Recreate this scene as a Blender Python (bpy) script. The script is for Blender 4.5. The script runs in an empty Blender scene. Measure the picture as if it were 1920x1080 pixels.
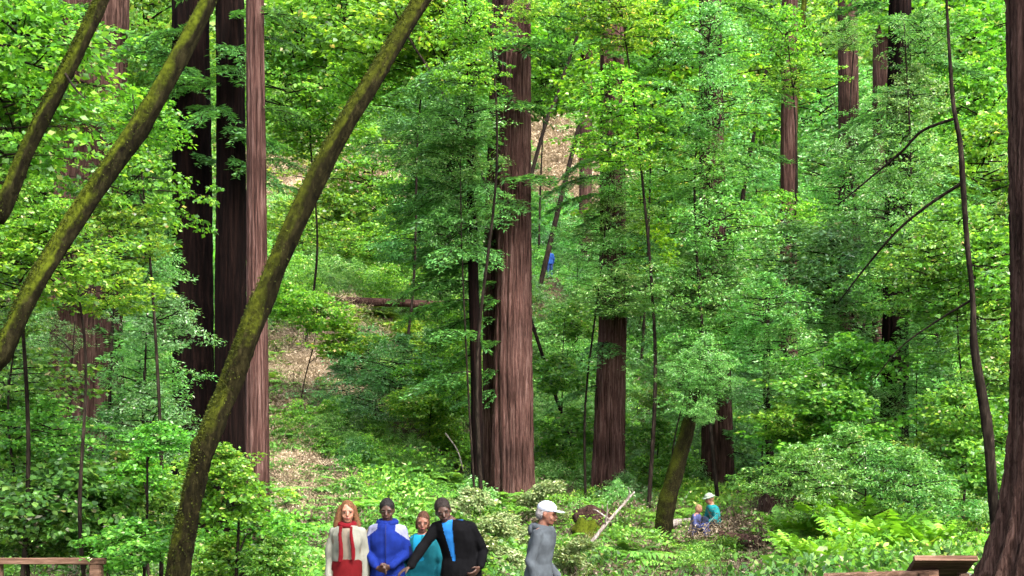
import bpy, math
import numpy as np
from mathutils import Vector, Matrix, Euler

scene = bpy.context.scene
R = math.radians
# ------------------------------------------------------------------ camera
CAM_Z, F, HZ = 2.1, 2318.0, 860.0          # eye height, focal length in photo pixels, horizon row
cam_d = bpy.data.cameras.new('camera'); cam = bpy.data.objects.new('camera', cam_d)
scene.collection.objects.link(cam)
cam.location = (0, 0, CAM_Z); cam.rotation_euler = (R(90), 0, 0)
cam_d.sensor_width = 36.0; cam_d.lens = 36.0 * F / 1920.0
cam_d.shift_y = (HZ - 540.0) / 1920.0
cam_d.clip_end = 2000.0; cam_d.clip_start = 0.1
scene.camera = cam
# ------------------------------------------------------------------ sky and sun
SUN_EL, SUN_AZ = 48.0, 146.0               # azimuth clockwise from +Y (the view direction)
world = bpy.data.worlds.new('World'); scene.world = world; world.use_nodes = True
wn, wl = world.node_tree.nodes, world.node_tree.links
wn.clear()
sky = wn.new('ShaderNodeTexSky'); sky.sky_type = 'NISHITA'; sky.sun_disc = False
sky.sun_elevation = R(SUN_EL); sky.sun_rotation = R(SUN_AZ); sky.dust_density = 4.0; sky.air_density = 1.0
hsv = wn.new('ShaderNodeHueSaturation'); hsv.inputs['Saturation'].default_value = 0.45   # thin cloud greys the blue
bg = wn.new('ShaderNodeBackground'); bg.inputs['Strength'].default_value = 0.15
wo = wn.new('ShaderNodeOutputWorld')
wl.new(sky.outputs[0], hsv.inputs['Color']); wl.new(hsv.outputs[0], bg.inputs['Color']); wl.new(bg.outputs[0], wo.inputs[0])
sun_d = bpy.data.lights.new('sun', 'SUN'); sun = bpy.data.objects.new('sun', sun_d)
scene.collection.objects.link(sun)
sun_d.energy = 1.5; sun_d.angle = R(12); sun_d.color = (1.0, 0.95, 0.86)
_a, _e = R(SUN_AZ), R(SUN_EL)
_dir = Vector((math.sin(_a) * math.cos(_e), math.cos(_a) * math.cos(_e), math.sin(_e)))
sun.rotation_euler = (-_dir).to_track_quat('-Z', 'Y').to_euler()
vs = scene.view_settings
scene.display_settings.display_device = 'sRGB'
vs.view_transform = 'Standard'; vs.look = 'None'; vs.gamma = 1.0; vs.use_curve_mapping = False
vs.exposure = 2.7
scene.render.engine = 'CYCLES'
cy = scene.cycles
cy.use_denoising = True
cy.use_adaptive_sampling = True; cy.adaptive_threshold = .03; cy.max_bounces = 4; cy.diffuse_bounces = 3; cy.glossy_bounces = 1; cy.transmission_bounces = 3
cy.sample_clamp_indirect = 4.0; cy.caustics_reflective = False; cy.caustics_refractive = False

# ------------------------------------------------------------------ helpers
COL = scene.collection

def P(px, py, Y):
    """a photo pixel at distance Y -> a place in the forest"""
    return np.array(((px - 960.0) / F * Y, Y, CAM_Z + (HZ - py) / F * Y))

_tr = np.random.RandomState(5)
_tw = [( _tr.uniform(.03, .25), _tr.uniform(0, 6.28), _tr.uniform(0, 6.28)) for _ in range(9)]
_PY = np.array([-60, 18, 24, 30, 35, 45, 60, 72, 80, 90, 120, 170, 330.])
_PZ = np.array([0, 0, .18, .55, 1.25, 4.6, 9.7, 12.9, 18, 26, 54, 98, 190.])

def ground_z(x, y):
    x = np.asarray(x, float); y = np.asarray(y, float)
    t = np.clip((-x - 1.5) / 6.0, 0, 1); t = t * t * (3 - 2 * t)
    yy = y + 4.5 * t * np.clip((y - 22) / 10., 0, 1)
    z = np.interp(yy, _PY, _PZ)
    n = sum(np.sin(x * f * math.cos(a) * 3 + y * f * math.sin(a) * 3 + b) for f, a, b in _tw) / 9.0
    amp = np.clip((y - 15) / 30., 0, 1)
    return z + n * (0.04 + amp * .9)

def gz(x, y): return float(ground_z(x, y))

def sstep(a, b, v): t = np.clip((v - a) / (b - a), 0, 1); return t * t * (3 - 2 * t)

def nrm(a):
    return a / np.maximum(np.linalg.norm(a, axis=-1, keepdims=True), 1e-9)

class Geo:
    """collects quads; build() makes one mesh"""
    def __init__(s): s.v, s.q, s.m, s.r, s.n = [], [], [], [], 0
    def add(s, v, q, mat=0, rnd=None):
        v = np.asarray(v, float).reshape(-1, 3); q = np.asarray(q, np.int64).reshape(-1, 4)
        s.v.append(v); s.q.append(q + s.n); s.n += len(v)
        s.m.append(np.full(len(q), mat, np.int32))
        s.r.append(np.full(len(q), .5) if rnd is None else np.broadcast_to(rnd, (len(q),)).astype(float))
        return s
    def mesh(s, name, mats, smooth=True):
        v = np.concatenate(s.v); q = np.concatenate(s.q)
        tri = q[:, 2] == q[:, 3]
        me = bpy.data.meshes.new(name)
        me.vertices.add(len(v)); me.vertices.foreach_set('co', v.astype(np.float32).ravel())
        cnt = np.where(tri, 3, 4); keep = np.ones((len(q), 4), bool); keep[:, 3] = ~tri
        me.loops.add(int(cnt.sum())); me.loops.foreach_set('vertex_index', q[keep].astype(np.int32))
        me.polygons.add(len(q)); st = np.concatenate(([0], np.cumsum(cnt)[:-1]))
        me.polygons.foreach_set('loop_start', st.astype(np.int32))
        me.polygons.foreach_set('material_index', np.concatenate(s.m))
        me.polygons.foreach_set('use_smooth', np.full(len(q), smooth, bool))
        a = me.attributes.new('rnd', 'FLOAT', 'FACE'); a.data.foreach_set('value', np.concatenate(s.r).astype(np.float32))
        me.update(calc_edges=True)
        for m in (mats if isinstance(mats, (list, tuple)) else [mats]): me.materials.append(m)
        return me
    def obj(s, name, mats, parent=None, smooth=True):
        return link(name, s.mesh(name, mats, smooth), parent)

WHITE = (1.0, 1.0, 1.0)
def link(name, data, parent=None, loc=None, rot=None, scale=None, tint=None):
    o = bpy.data.objects.new(name, data); COL.objects.link(o)
    if parent is not None: o.parent = parent
    if loc is not None: o.location = [float(c) for c in loc]
    if rot is not None: o.rotation_euler = rot
    if scale is not None: o.scale = (scale,) * 3 if np.isscalar(scale) else scale
    if data is not None: o['tint'] = list(tint or WHITE)
    return o

LABELS = {}
def tag(o, label, cat, group=None, kind=None):
    o['label'] = label; o['category'] = cat
    if group: o['group'] = group
    if kind: o['kind'] = kind
    if label in LABELS and not group: print('DUPLICATE LABEL', label)
    LABELS[label] = o.name
    return o

def thing(name, loc, label, cat, group=None, rz=0):
    o = link(name, None, None, loc, (0, 0, rz)); o.empty_display_size = .2
    return tag(o, label, cat, group)

def tube(pts, rad, n=8, cap=True, wob=0, rng=None):
    """tapered tube through pts"""
    pts = np.asarray(pts, float); rad = np.broadcast_to(np.asarray(rad, float), (len(pts),)).copy()
    t = np.gradient(pts, axis=0); t = nrm(t)
    ref = np.array([0, 0, 1.]) if abs(t[:, 2]).mean() < .75 else np.array([0, 1., 0])
    u = nrm(np.cross(t, ref)); w = np.cross(u, t)
    a = np.linspace(0, 2 * np.pi, n, endpoint=False)
    rr = rad[:, None] * np.ones(n)
    if wob: rr = rr * (1 + wob * (rng.rand(len(pts), n) - .5))
    v = pts[:, None] + rr[..., None] * (np.cos(a)[None, :, None] * u[:, None] + np.sin(a)[None, :, None] * w[:, None])
    k = len(pts); i, j = np.meshgrid(np.arange(k - 1), np.arange(n), indexing='ij'); j2 = (j + 1) % n
    q = np.stack([i * n + j, i * n + j2, (i + 1) * n + j2, (i + 1) * n + j], -1).reshape(-1, 4)
    v = v.reshape(-1, 3)
    if cap:
        c0, c1 = len(v), len(v) + 1
        v = np.concatenate([v, pts[:1], pts[-1:]])
        jj = np.arange(n); j2 = (jj + 1) % n
        q = np.concatenate([q, np.stack([np.full(n, c0), j2, jj, jj], -1),
                            np.stack([np.full(n, c1), (k - 1) * n + jj, (k - 1) * n + j2, (k - 1) * n + j2], -1)])
    return v, q

def smooth_path(pts, n):
    """Catmull-Rom through pts"""
    pts = np.asarray(pts, float); k = len(pts)
    pp = np.vstack([2 * pts[0] - pts[1], pts, 2 * pts[-1] - pts[-2]])
    t = np.linspace(0, k - 1 - 1e-6, n); i = t.astype(int); f = (t - i)[:, None]
    a, b, c, d = pp[i], pp[i + 1], pp[i + 2], pp[i + 3]
    return .5 * (2 * b + (c - a) * f + (2 * a - 5 * b + 4 * c - d) * f ** 2 + (3 * b - a - 3 * c + d) * f ** 3)

def box(c, s, rot=None):
    v = np.array([(x, y, z) for z in (-.5, .5) for y in (-.5, .5) for x in (-.5, .5)]) * np.asarray(s)
    if rot is not None: v = v @ np.array(Euler(rot).to_matrix()).T
    q = [(0, 2, 3, 1), (4, 5, 7, 6), (0, 1, 5, 4), (2, 6, 7, 3), (0, 4, 6, 2), (1, 3, 7, 5)]
    return v + np.asarray(c), q

# ------------------------------------------------------------------ materials
def newmat(name):
    m = bpy.data.materials.new(name); m.use_nodes = True
    n, l = m.node_tree.nodes, m.node_tree.links
    b = n['Principled BSDF']; b.inputs['Specular IOR Level'].default_value = .3
    return m, n, l, b, n['Material Output']

def node(n, t, **kw):
    o = n.new(t)
    for k, v in kw.items():
        if k.startswith('i_'):
            key = k[2:]; key = int(key) if key.isdigit() else key.replace('_', ' ')
            o.inputs[key].default_value = v
        else: setattr(o, k, v)
    return o

def ramp(n, stops):
    r = n.new('ShaderNodeValToRGB'); e = r.color_ramp.elements
    while len(e) < len(stops): e.new(.5)
    for el, (p, c) in zip(e, stops): el.position = p; el.color = (*c, 1)
    return r

def leaf_mat(name, stops, trans=.35, rough=.5, spec=.35, tr_gain=1.6):
    m, n, l, b, out = newmat(name)
    at = node(n, 'ShaderNodeAttribute', attribute_name='rnd')
    cr = ramp(n, stops); l.new(at.outputs['Fac'], cr.inputs[0])
    ti = node(n, 'ShaderNodeAttribute', attribute_type='INSTANCER', attribute_name='tint')
    mu = node(n, 'ShaderNodeMix', data_type='RGBA', blend_type='MULTIPLY', i_0=1.0)
    l.new(cr.outputs[0], mu.inputs[6]); l.new(ti.outputs['Color'], mu.inputs[7])
    b.inputs['Roughness'].default_value = rough; b.inputs['Specular IOR Level'].default_value = spec
    l.new(mu.outputs[2], b.inputs['Base Color'])
    tr = node(n, 'ShaderNodeBsdfTranslucent')
    g = node(n, 'ShaderNodeMix', data_type='RGBA', blend_type='MULTIPLY', i_0=1.0)
    g.inputs[7].default_value = (tr_gain * 1.1, tr_gain, tr_gain * .5, 1)
    l.new(mu.outputs[2], g.inputs[6]); l.new(g.outputs[2], tr.inputs[0])
    mx = node(n, 'ShaderNodeMixShader', i_0=trans)
    l.new(b.outputs[0], mx.inputs[1]); l.new(tr.outputs[0], mx.inputs[2]); l.new(mx.outputs[0], out.inputs[0])
    return m

def bark_mat(name, dark, mid, light, moss=None, moss_amt=.5, sc=(16, 16, .7), bump=.8):
    m, n, l, b, out = newmat(name)
    tc = node(n, 'ShaderNodeTexCoord'); mp = node(n, 'ShaderNodeMapping'); mp.inputs['Scale'].default_value = sc
    l.new(tc.outputs['Object'], mp.inputs[0])
    n1 = node(n, 'ShaderNodeTexNoise', i_Scale=1.6, i_Detail=9., i_Roughness=.7, i_Distortion=.5); l.new(mp.outputs[0], n1.inputs['Vector'])
    cr = ramp(n, [(.34, dark), (.5, mid), (.68, light)]); l.new(n1.outputs[0], cr.inputs[0])
    n2 = node(n, 'ShaderNodeTexNoise', i_Scale=.9, i_Detail=6.); l.new(tc.outputs['Object'], n2.inputs['Vector'])
    v = node(n, 'ShaderNodeMapRange'); v.inputs[1].default_value = .3; v.inputs[2].default_value = .7; v.inputs[3].default_value = .45; v.inputs[4].default_value = 1.35
    l.new(n2.outputs[0], v.inputs[0])
    mu = node(n, 'ShaderNodeMix', data_type='RGBA', blend_type='MULTIPLY', i_0=1.0)
    l.new(cr.outputs[0], mu.inputs[6]); l.new(v.outputs[0], mu.inputs[7])
    col = mu.outputs[2]
    if moss:
        ge = node(n, 'ShaderNodeNewGeometry'); sx = node(n, 'ShaderNodeSeparateXYZ'); l.new(ge.outputs['Normal'], sx.inputs[0])
        n3 = node(n, 'ShaderNodeTexNoise', i_Scale=3.5, i_Detail=6., i_Roughness=.65); l.new(tc.outputs['Object'], n3.inputs['Vector'])
        a1 = node(n, 'ShaderNodeMath', operation='MULTIPLY_ADD'); a1.inputs[1].default_value = 1.0
        l.new(sx.outputs[2], a1.inputs[0]); l.new(n3.outputs[0], a1.inputs[2])
        mr = node(n, 'ShaderNodeMapRange'); mr.inputs[1].default_value = .75 - moss_amt; mr.inputs[2].default_value = 1.05 - moss_amt
        l.new(a1.outputs[0], mr.inputs[0])
        n4 = node(n, 'ShaderNodeTexNoise', i_Scale=28., i_Detail=4.); l.new(tc.outputs['Object'], n4.inputs['Vector'])
        mc = ramp(n, [(.3, tuple(c * .35 for c in moss)), (.62, moss)]); l.new(n4.outputs[0], mc.inputs[0])
        mm = node(n, 'ShaderNodeMix', data_type='RGBA'); l.new(mr.outputs[0], mm.inputs[0]); l.new(col, mm.inputs[6]); l.new(mc.outputs[0], mm.inputs[7])
        col = mm.outputs[2]
    l.new(col, b.inputs['Base Color']); b.inputs['Roughness'].default_value = .95; b.inputs['Specular IOR Level'].default_value = .04
    bu = node(n, 'ShaderNodeBump', i_Strength=bump, i_Distance=.03); l.new(n1.outputs[0], bu.inputs['Height']); l.new(bu.outputs[0], b.inputs['Normal'])
    return m

def plain_mat(name, c, rough=.8, var=.25, scale=30., bump=.15, spec=.2):
    m, n, l, b, out = newmat(name)
    tc = node(n, 'ShaderNodeTexCoord'); n1 = node(n, 'ShaderNodeTexNoise', i_Scale=scale, i_Detail=4.); l.new(tc.outputs['Object'], n1.inputs['Vector'])
    cr = ramp(n, [(.3, tuple(x * (1 - var) for x in c)), (.7, tuple(min(1, x * (1 + var)) for x in c))]); l.new(n1.outputs[0], cr.inputs[0])
    l.new(cr.outputs[0], b.inputs['Base Color']); b.inputs['Roughness'].default_value = rough; b.inputs['Specular IOR Level'].default_value = spec
    if bump:
        bu = node(n, 'ShaderNodeBump', i_Strength=bump, i_Distance=.01); l.new(n1.outputs[0], bu.inputs['Height']); l.new(bu.outputs[0], b.inputs['Normal'])
    return m

M = {}
M['maple'] = leaf_mat('maple leaf', [(0, (.016, .050, .008)), (.4, (.056, .162, .018)), (.72, (.112, .25, .026)), (.95, (.25, .38, .07)), (1, (.42, .36, .22))], trans=.45, rough=.4, spec=.4)
M['bay'] = leaf_mat('bay leaf', [(0, (.014, .046, .010)), (.4, (.054, .155, .024)), (.7, (.105, .235, .050)), (.95, (.25, .37, .15)), (1, (.30, .28, .18))], trans=.38, rough=.38, spec=.45)
M['needle'] = leaf_mat('redwood needle', [(0, (.010, .036, .010)), (.5, (.034, .110, .026)), (1, (.095, .21, .06))], trans=.25, rough=.45)
M['fern'] = leaf_mat('fern', [(0, (.025, .070, .012)), (.5, (.058, .155, .020)), (.85, (.10, .22, .03)), (1, (.24, .27, .09))], trans=.35)
M['dry'] = leaf_mat('dry brush', [(0, (.06, .042, .026)), (.5, (.25, .19, .125)), (1, (.50, .41, .30))], trans=.2, rough=.8, spec=.1, tr_gain=1.0)
M['cream'] = leaf_mat('pale leaf', [(0, (.05, .10, .025)), (.5, (.12, .18, .055)), (.8, (.26, .30, .14)), (1, (.46, .45, .30))], trans=.3, rough=.6)
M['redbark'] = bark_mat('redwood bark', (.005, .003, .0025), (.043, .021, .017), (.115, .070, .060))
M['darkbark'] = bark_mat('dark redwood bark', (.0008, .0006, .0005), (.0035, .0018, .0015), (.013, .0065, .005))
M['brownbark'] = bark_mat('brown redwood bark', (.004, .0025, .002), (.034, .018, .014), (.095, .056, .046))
M['moss'] = bark_mat('mossy bark', (.004, .003, .002), (.009, .008, .003), (.024, .021, .009), moss=(.046, .060, .004), moss_amt=.40, sc=(16, 16, 6), bump=.8)
M['moss2'] = bark_mat('mossy brown bark', (.003, .0025, .001), (.007, .006, .002), (.022, .019, .007), moss=(.030, .036, .003), moss_amt=.25, sc=(16, 16, 6), bump=.8)
M['twig'] = bark_mat('twig bark', (.003, .002, .0015), (.011, .008, .006), (.032, .024, .018), sc=(14, 14, 3), bump=.3)
M['grey'] = bark_mat('weathered dead wood', (.08, .065, .055), (.19, .16, .14), (.33, .30, .27), sc=(20, 20, 3), bump=.3)
M['mossleaf'] = leaf_mat('moss frond', [(0, (.007, .010, .0015)), (.5, (.022, .029, .003)), (1, (.050, .063, .006))], trans=.2, rough=.8, spec=.1)
# ------------------------------------------------------------------ the ground: one sheet from behind the camera to the ridge
def blob(x, y, px, py, Y, rx, ry):
    c = P(px, py, Y); return np.exp(-(((x - c[0]) / rx) ** 2 + ((y - c[1]) / ry) ** 2) ** 2)
def dryness(x, y):
    """bare dry brush patches"""
    return np.clip(blob(x, y, 1085, 300, 86, 5.5, 8) + 1.2 * blob(x, y, 552, 690, 42, 2.3, 9.5) + .9 * blob(x, y, 20, 590, 50, 2, 5) + .8 * blob(x, y, 620, 385, 77, 7, 5)
                   + .6 * blob(x, y, 560, 850, 30, 1.6, 4), 0, 1)
def bareness(x, y):
    """dark eroded bank"""
    a, b = P(610, 700, 44)[:2], P(860, 850, 35)[:2]
    d = b - a; t = np.clip(((x - a[0]) * d[0] + (y - a[1]) * d[1]) / (d @ d), 0, 1)
    return np.exp(-(((x - a[0] - t * d[0]) ** 2 + (y - a[1] - t * d[1]) ** 2) / 1.1 ** 2))

def make_ground():
    u = np.concatenate([np.linspace(-260, -30, 40)[:-1], np.linspace(-30, 30, 121), np.linspace(30, 260, 40)[1:]])
    w = np.concatenate([np.linspace(-60, 8, 20)[:-1], np.linspace(8, 110, 205), np.linspace(110, 320, 60)[1:]])
    X, Y = np.meshgrid(u, w); Z = ground_z(X, Y)
    rg = np.random.RandomState(3); Z = Z + rg.randn(*Z.shape) * .02 * (Y > 8)
    nx = len(u); i, j = np.meshgrid(np.arange(len(w) - 1), np.arange(nx - 1), indexing='ij')
    q = np.stack([i * nx + j, i * nx + j + 1, (i + 1) * nx + j + 1, (i + 1) * nx + j], -1).reshape(-1, 4)
    m, n, l, b, out = newmat('forest floor')
    tc = node(n, 'ShaderNodeTexCoord')
    n1 = node(n, 'ShaderNodeTexNoise', i_Scale=.6, i_Detail=8., i_Roughness=.7); l.new(tc.outputs['Object'], n1.inputs['Vector'])
    n2 = node(n, 'ShaderNodeTexVoronoi', i_Scale=9.); l.new(tc.outputs['Object'], n2.inputs['Vector'])
    c1 = ramp(n, [(.32, (.014, .010, .006)), (.5, (.045, .032, .018)), (.62, (.05, .055, .016)), (.75, (.12, .085, .05))]); l.new(n1.outputs[0], c1.inputs[0])
    c2 = ramp(n, [(.1, (.16, .115, .075)), (.5, (.40, .31, .22)), (.8, (.22, .15, .09))]); l.new(n2.outputs['Color'], c2.inputs[0])
    at = node(n, 'ShaderNodeAttribute', attribute_name='dry')
    mm = node(n, 'ShaderNodeMix', data_type='RGBA'); l.new(at.outputs['Fac'], mm.inputs[0]); l.new(c1.outputs[0], mm.inputs[6]); l.new(c2.outputs[0], mm.inputs[7])
    l.new(mm.outputs[2], b.inputs['Base Color']); b.inputs['Roughness'].default_value = .95; b.inputs['Specular IOR Level'].default_value = .1
    bu = node(n, 'ShaderNodeBump', i_Strength=.9, i_Distance=.08); l.new(n2.outputs[0], bu.inputs['Height']); l.new(bu.outputs[0], b.inputs['Normal'])
    o = Geo().add(np.stack([X, Y, Z], -1), q).obj('ground', m)
    a = o.data.attributes.new('dry', 'FLOAT', 'POINT'); a.data.foreach_set('value', dryness(X, Y).ravel().astype(np.float32))
    o['kind'] = 'structure'; o['label'] = 'brown leaf litter forest floor rising into a steep hillside'
make_ground()
def leaf_quads(c, d, nn, L, W, fold=.25):
    """kite leaves: c base points, d pointing, nn normals"""
    d = nrm(d); s = nrm(np.cross(d, nn)); n2 = np.cross(s, d)
    L = np.broadcast_to(L, (len(c),))[:, None]; W = np.broadcast_to(W, (len(c),))[:, None]
    mid = c + d * L * .45 + n2 * W * fold * .5
    v = np.stack([c, mid - s * W * .5, c + d * L - n2 * L * .12, mid + s * W * .5], 1)
    q = np.arange(len(c) * 4).reshape(-1, 4)
    return v.reshape(-1, 3), q

# ------------------------------------------------------------------ redwood trunks
def redwood_mesh(name, path, r0, r1, flare, mat, seed, nseg=72, nz=90, fl_h=.9, ridges=1.0, lobes=6):
    """path: (k,3) local points from the base up; fluted, furrowed, flared trunk"""
    rg = np.random.RandomState(seed)
    pts = smooth_path(path, nz); pts[:, :] = pts
    L = np.concatenate(([0], np.cumsum(np.linalg.norm(np.diff(pts, axis=0), axis=1)))); t = L / L[-1]
    a = np.linspace(0, 2 * np.pi, nseg, endpoint=False)
    A, LL = np.meshgrid(a, L)
    base = (r0 + (r1 - r0) * t)[:, None]
    fl = np.exp(-LL / fl_h)
    ph = rg.uniform(0, 6.28, 12); sp = rg.uniform(-.12, .12, 12)
    lob = sum(np.sin((k + lobes // 2) * A + ph[k] + sp[k] * LL) for k in range(3)) / 3
    rr = base * (1 + flare * fl * (1 + .55 * lob) + .05 * lob)
    fur = 0
    for k, f in enumerate((11, 17, 26, 41)):
        s = np.abs(np.sin(f * .5 * A + ph[4 + k] + 1.3 * np.sin(LL * (.5 + .2 * k) + ph[8 + k]) * .6 + sp[k] * LL * 2))
        fur = fur - (1 - s) ** 2.2 * (.09, .06, .045, .035)[k]
    rr = rr * (1 + ridges * fur * (1 + fl)) * (1 + .012 * rg.randn(*A.shape))
    v = pts[:, None] + np.stack([rr * np.cos(A), rr * np.sin(A), 0 * A], -1)
    i, j = np.meshgrid(np.arange(nz - 1), np.arange(nseg), indexing='ij'); j2 = (j + 1) % nseg
    q = np.stack([i * nseg + j, i * nseg + j2, (i + 1) * nseg + j2, (i + 1) * nseg + j], -1).reshape(-1, 4)
    v = np.concatenate([v.reshape(-1, 3), pts[-1:]])
    jj = np.arange(nseg); k = (nz - 1) * nseg
    q = np.concatenate([q, np.stack([np.full(nseg, len(v) - 1), k + jj, k + (jj + 1) % nseg, k + (jj + 1) % nseg], -1)])
    return Geo().add(v, q).mesh(name, mat)

REDWOODS = {}
def redwood(key, Y, pts, w0, w1, label, mat='redbark', flare=.25, seed=1, nseg=72, nz=90, extra=(), group=None, name='redwood_tree', fl_h=.9, top=None):
    """pts: photo pixels (px, py) up the centre line, first one only gives the base px"""
    x0 = (pts[0][0] - 960) / F * Y; z0 = gz(x0, Y) - .15
    t = thing(name, (x0, Y, z0), label, 'tree', group)
    W = [np.array((x0, Y, z0))] + [P(px, py, Y) for px, py in pts[1:]]
    W = np.array(W) - W[0]
    me = redwood_mesh('trunk', W, w0 / F * Y / 2, w1 / F * Y / 2, flare, M[mat], seed, nseg, nz, fl_h)
    link('trunk', me, t)
    for (pp, a, b, m2, sd, dy) in extra:                       # further stems grown together with it
        e = [np.array(((pp[0][0] - 960) / F * Y, Y + dy, z0))] + [P(px, py, Y + dy) for px, py in pp[1:]]
        e = np.array(e) - np.array((x0, Y, z0))
        link('trunk', redwood_mesh('trunk', e, a / F * Y / 2, b / F * Y / 2, flare, M[m2], sd, nseg, nz, fl_h), t)
    REDWOODS[key] = (t, W, Y)
    return t

redwood('central', 32, [(960, 945), (962, 500), (966, 200), (972, -260)], 82, 44, 'tallest reddish redwood with furrowed sunlit bark in the middle', seed=11, nseg=110, nz=140, flare=.14,
        extra=[([(925, 945), (926, 500), (935, 200), (945, -200)], 46, 34, 'brownbark', 12, .5)])
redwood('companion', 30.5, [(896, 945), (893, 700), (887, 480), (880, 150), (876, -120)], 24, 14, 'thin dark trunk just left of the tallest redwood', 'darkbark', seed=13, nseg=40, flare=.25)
redwood('right_small', 33.5, [(1139, 935), (1146, 700), (1149, 560), (1148, 200), (1146, -220)], 60, 40, 'dark brown redwood right of the tallest redwood, flaring at its foot', 'redbark', seed=14, flare=.25, fl_h=1.6)
redwood('slim_left', 22, [(482, 900), (482, 700), (481, 400), (478, 0), (477, -200)], 46, 31, 'slim straight reddish trunk crossed by the mossy leaning tree', 'redbark', seed=15, nseg=64, nz=130, flare=.22, fl_h=1.3)
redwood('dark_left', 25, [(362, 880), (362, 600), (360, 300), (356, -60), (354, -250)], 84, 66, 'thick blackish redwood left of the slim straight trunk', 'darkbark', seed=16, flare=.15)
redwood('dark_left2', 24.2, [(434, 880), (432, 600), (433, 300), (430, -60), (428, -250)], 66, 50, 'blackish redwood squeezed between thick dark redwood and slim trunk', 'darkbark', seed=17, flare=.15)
redwood('back_left', 29, [(160, 880), (165, 600), (175, 300), (195, 0), (200, -240)], 150, 82, 'broad brown redwood behind the two leaning trunks at left', 'brownbark', seed=18, nseg=90, flare=.1,
        extra=[([(120, 880), (122, 600), (125, 330), (135, 60), (140, -100)], 60, 36, 'brownbark', 19, -.6)])
redwood('mid_right', 35, [(1346, 950), (1345, 800), (1340, 600), (1335, 300), (1330, -150)], 62, 40, 'dark redwood right behind the two sitting people', 'brownbark', seed=20, flare=.2)
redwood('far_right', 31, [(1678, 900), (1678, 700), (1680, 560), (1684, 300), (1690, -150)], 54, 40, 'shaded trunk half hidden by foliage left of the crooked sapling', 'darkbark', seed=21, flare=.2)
redwood('up_right', 47, [(1478, 700), (1478, 360), (1480, 100), (1482, -150)], 34, 28, 'reddish trunk showing through leaves at upper right of centre', 'redbark', seed=22, nseg=40, flare=.2)
redwood('up_right2', 50, [(1592, 700), (1592, 360), (1590, 100), (1588, -150)], 42, 36, 'brown trunk in the leaves left of the broken snag', 'brownbark', seed=23, nseg=40, flare=.2)
redwood('up_mid', 70, [(1098, 700), (1098, 360), (1100, 100), (1102, -150)], 26, 22, 'far greyish trunk at top between the two thin dark stems', 'brownbark', seed=25, nseg=40, flare=.2)
redwood('edge', 13, [(2010, 1000), (2008, 800), (2004, 500), (1994, 0), (1985, -300)], 205, 205, 'huge redwood trunk cut off by the right edge, spreading roots', 'brownbark', seed=26, nseg=150, nz=190, flare=2.7, fl_h=.75)

# broken snag high on the slope
def snag():
    Y = 45; x0 = (1658 - 960) / F * Y; z0 = gz(x0, Y) - .2
    t = thing('broken_snag', (x0, Y, z0), 'reddish broken trunk with splintered top high on right', 'tree')
    ztop = P(0, 78, Y)[2] - z0
    me = redwood_mesh('trunk', np.array([(0, 0, 0), (0, 0, ztop * .5), (-.05, 0, ztop)]), 24 / F * Y, 20 / F * Y, .2, M['redbark'], 31, 48, 60)
    v = np.empty(len(me.vertices) * 3, np.float32); me.vertices.foreach_get('co', v); v = v.reshape(-1, 3)
    top = v[:, 2] > ztop - 1e-3; rg = np.random.RandomState(4)
    v[top, 2] += np.clip(-v[top, 0] * 2.2, -1.6, .4) + rg.uniform(-.25, .25, top.sum()); v[-1, 2] -= 1.0
    me.vertices.foreach_set('co', v.ravel()); me.update()
    link('trunk', me, t)
snag()

# ------------------------------------------------------------------ leaning, bent and thin trees
def moss_tufts(t, pts, rad, rg, mat):
    """little moss fronds standing off the upper side of the bark"""
    n = 14000; u = rg.rand(n) * (len(pts) - 1.001); i = u.astype(int); f = (u - i)[:, None]
    c = pts[i] * (1 - f) + pts[i + 1] * f; r = (rad[i] * (1 - f[:, 0]) + rad[i + 1] * f[:, 0])[:, None]
    tg = nrm(pts[i + 1] - pts[i]); s = nrm(np.cross(tg, (0, 1., 0))); up = s * np.sign(s[:, 2:3] + 1e-6); sd = np.cross(tg, up)
    a = rg.randn(n) * .95; keep = (np.sin(u * .9) + np.sin(u * .37 + 1) + rg.randn(n) > -1.3); a = a[:, None]
    d = nrm(up * np.cos(a) + sd * np.sin(a)); p = c + d * r * 1.0; L = rg.uniform(.007, .021, n)
    v, q = leaf_quads(p[keep], nrm(d * .6 + tg * rg.randn(n, 1) * .6 + rg.randn(n, 3) * .5 - np.array((0, 0, .3)))[keep], rg.randn(keep.sum(), 3), L[keep], L[keep] * .5)
    Geo().add(v, q, 0, rg.rand(keep.sum())).obj('moss', M['mossleaf'], t)

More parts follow.
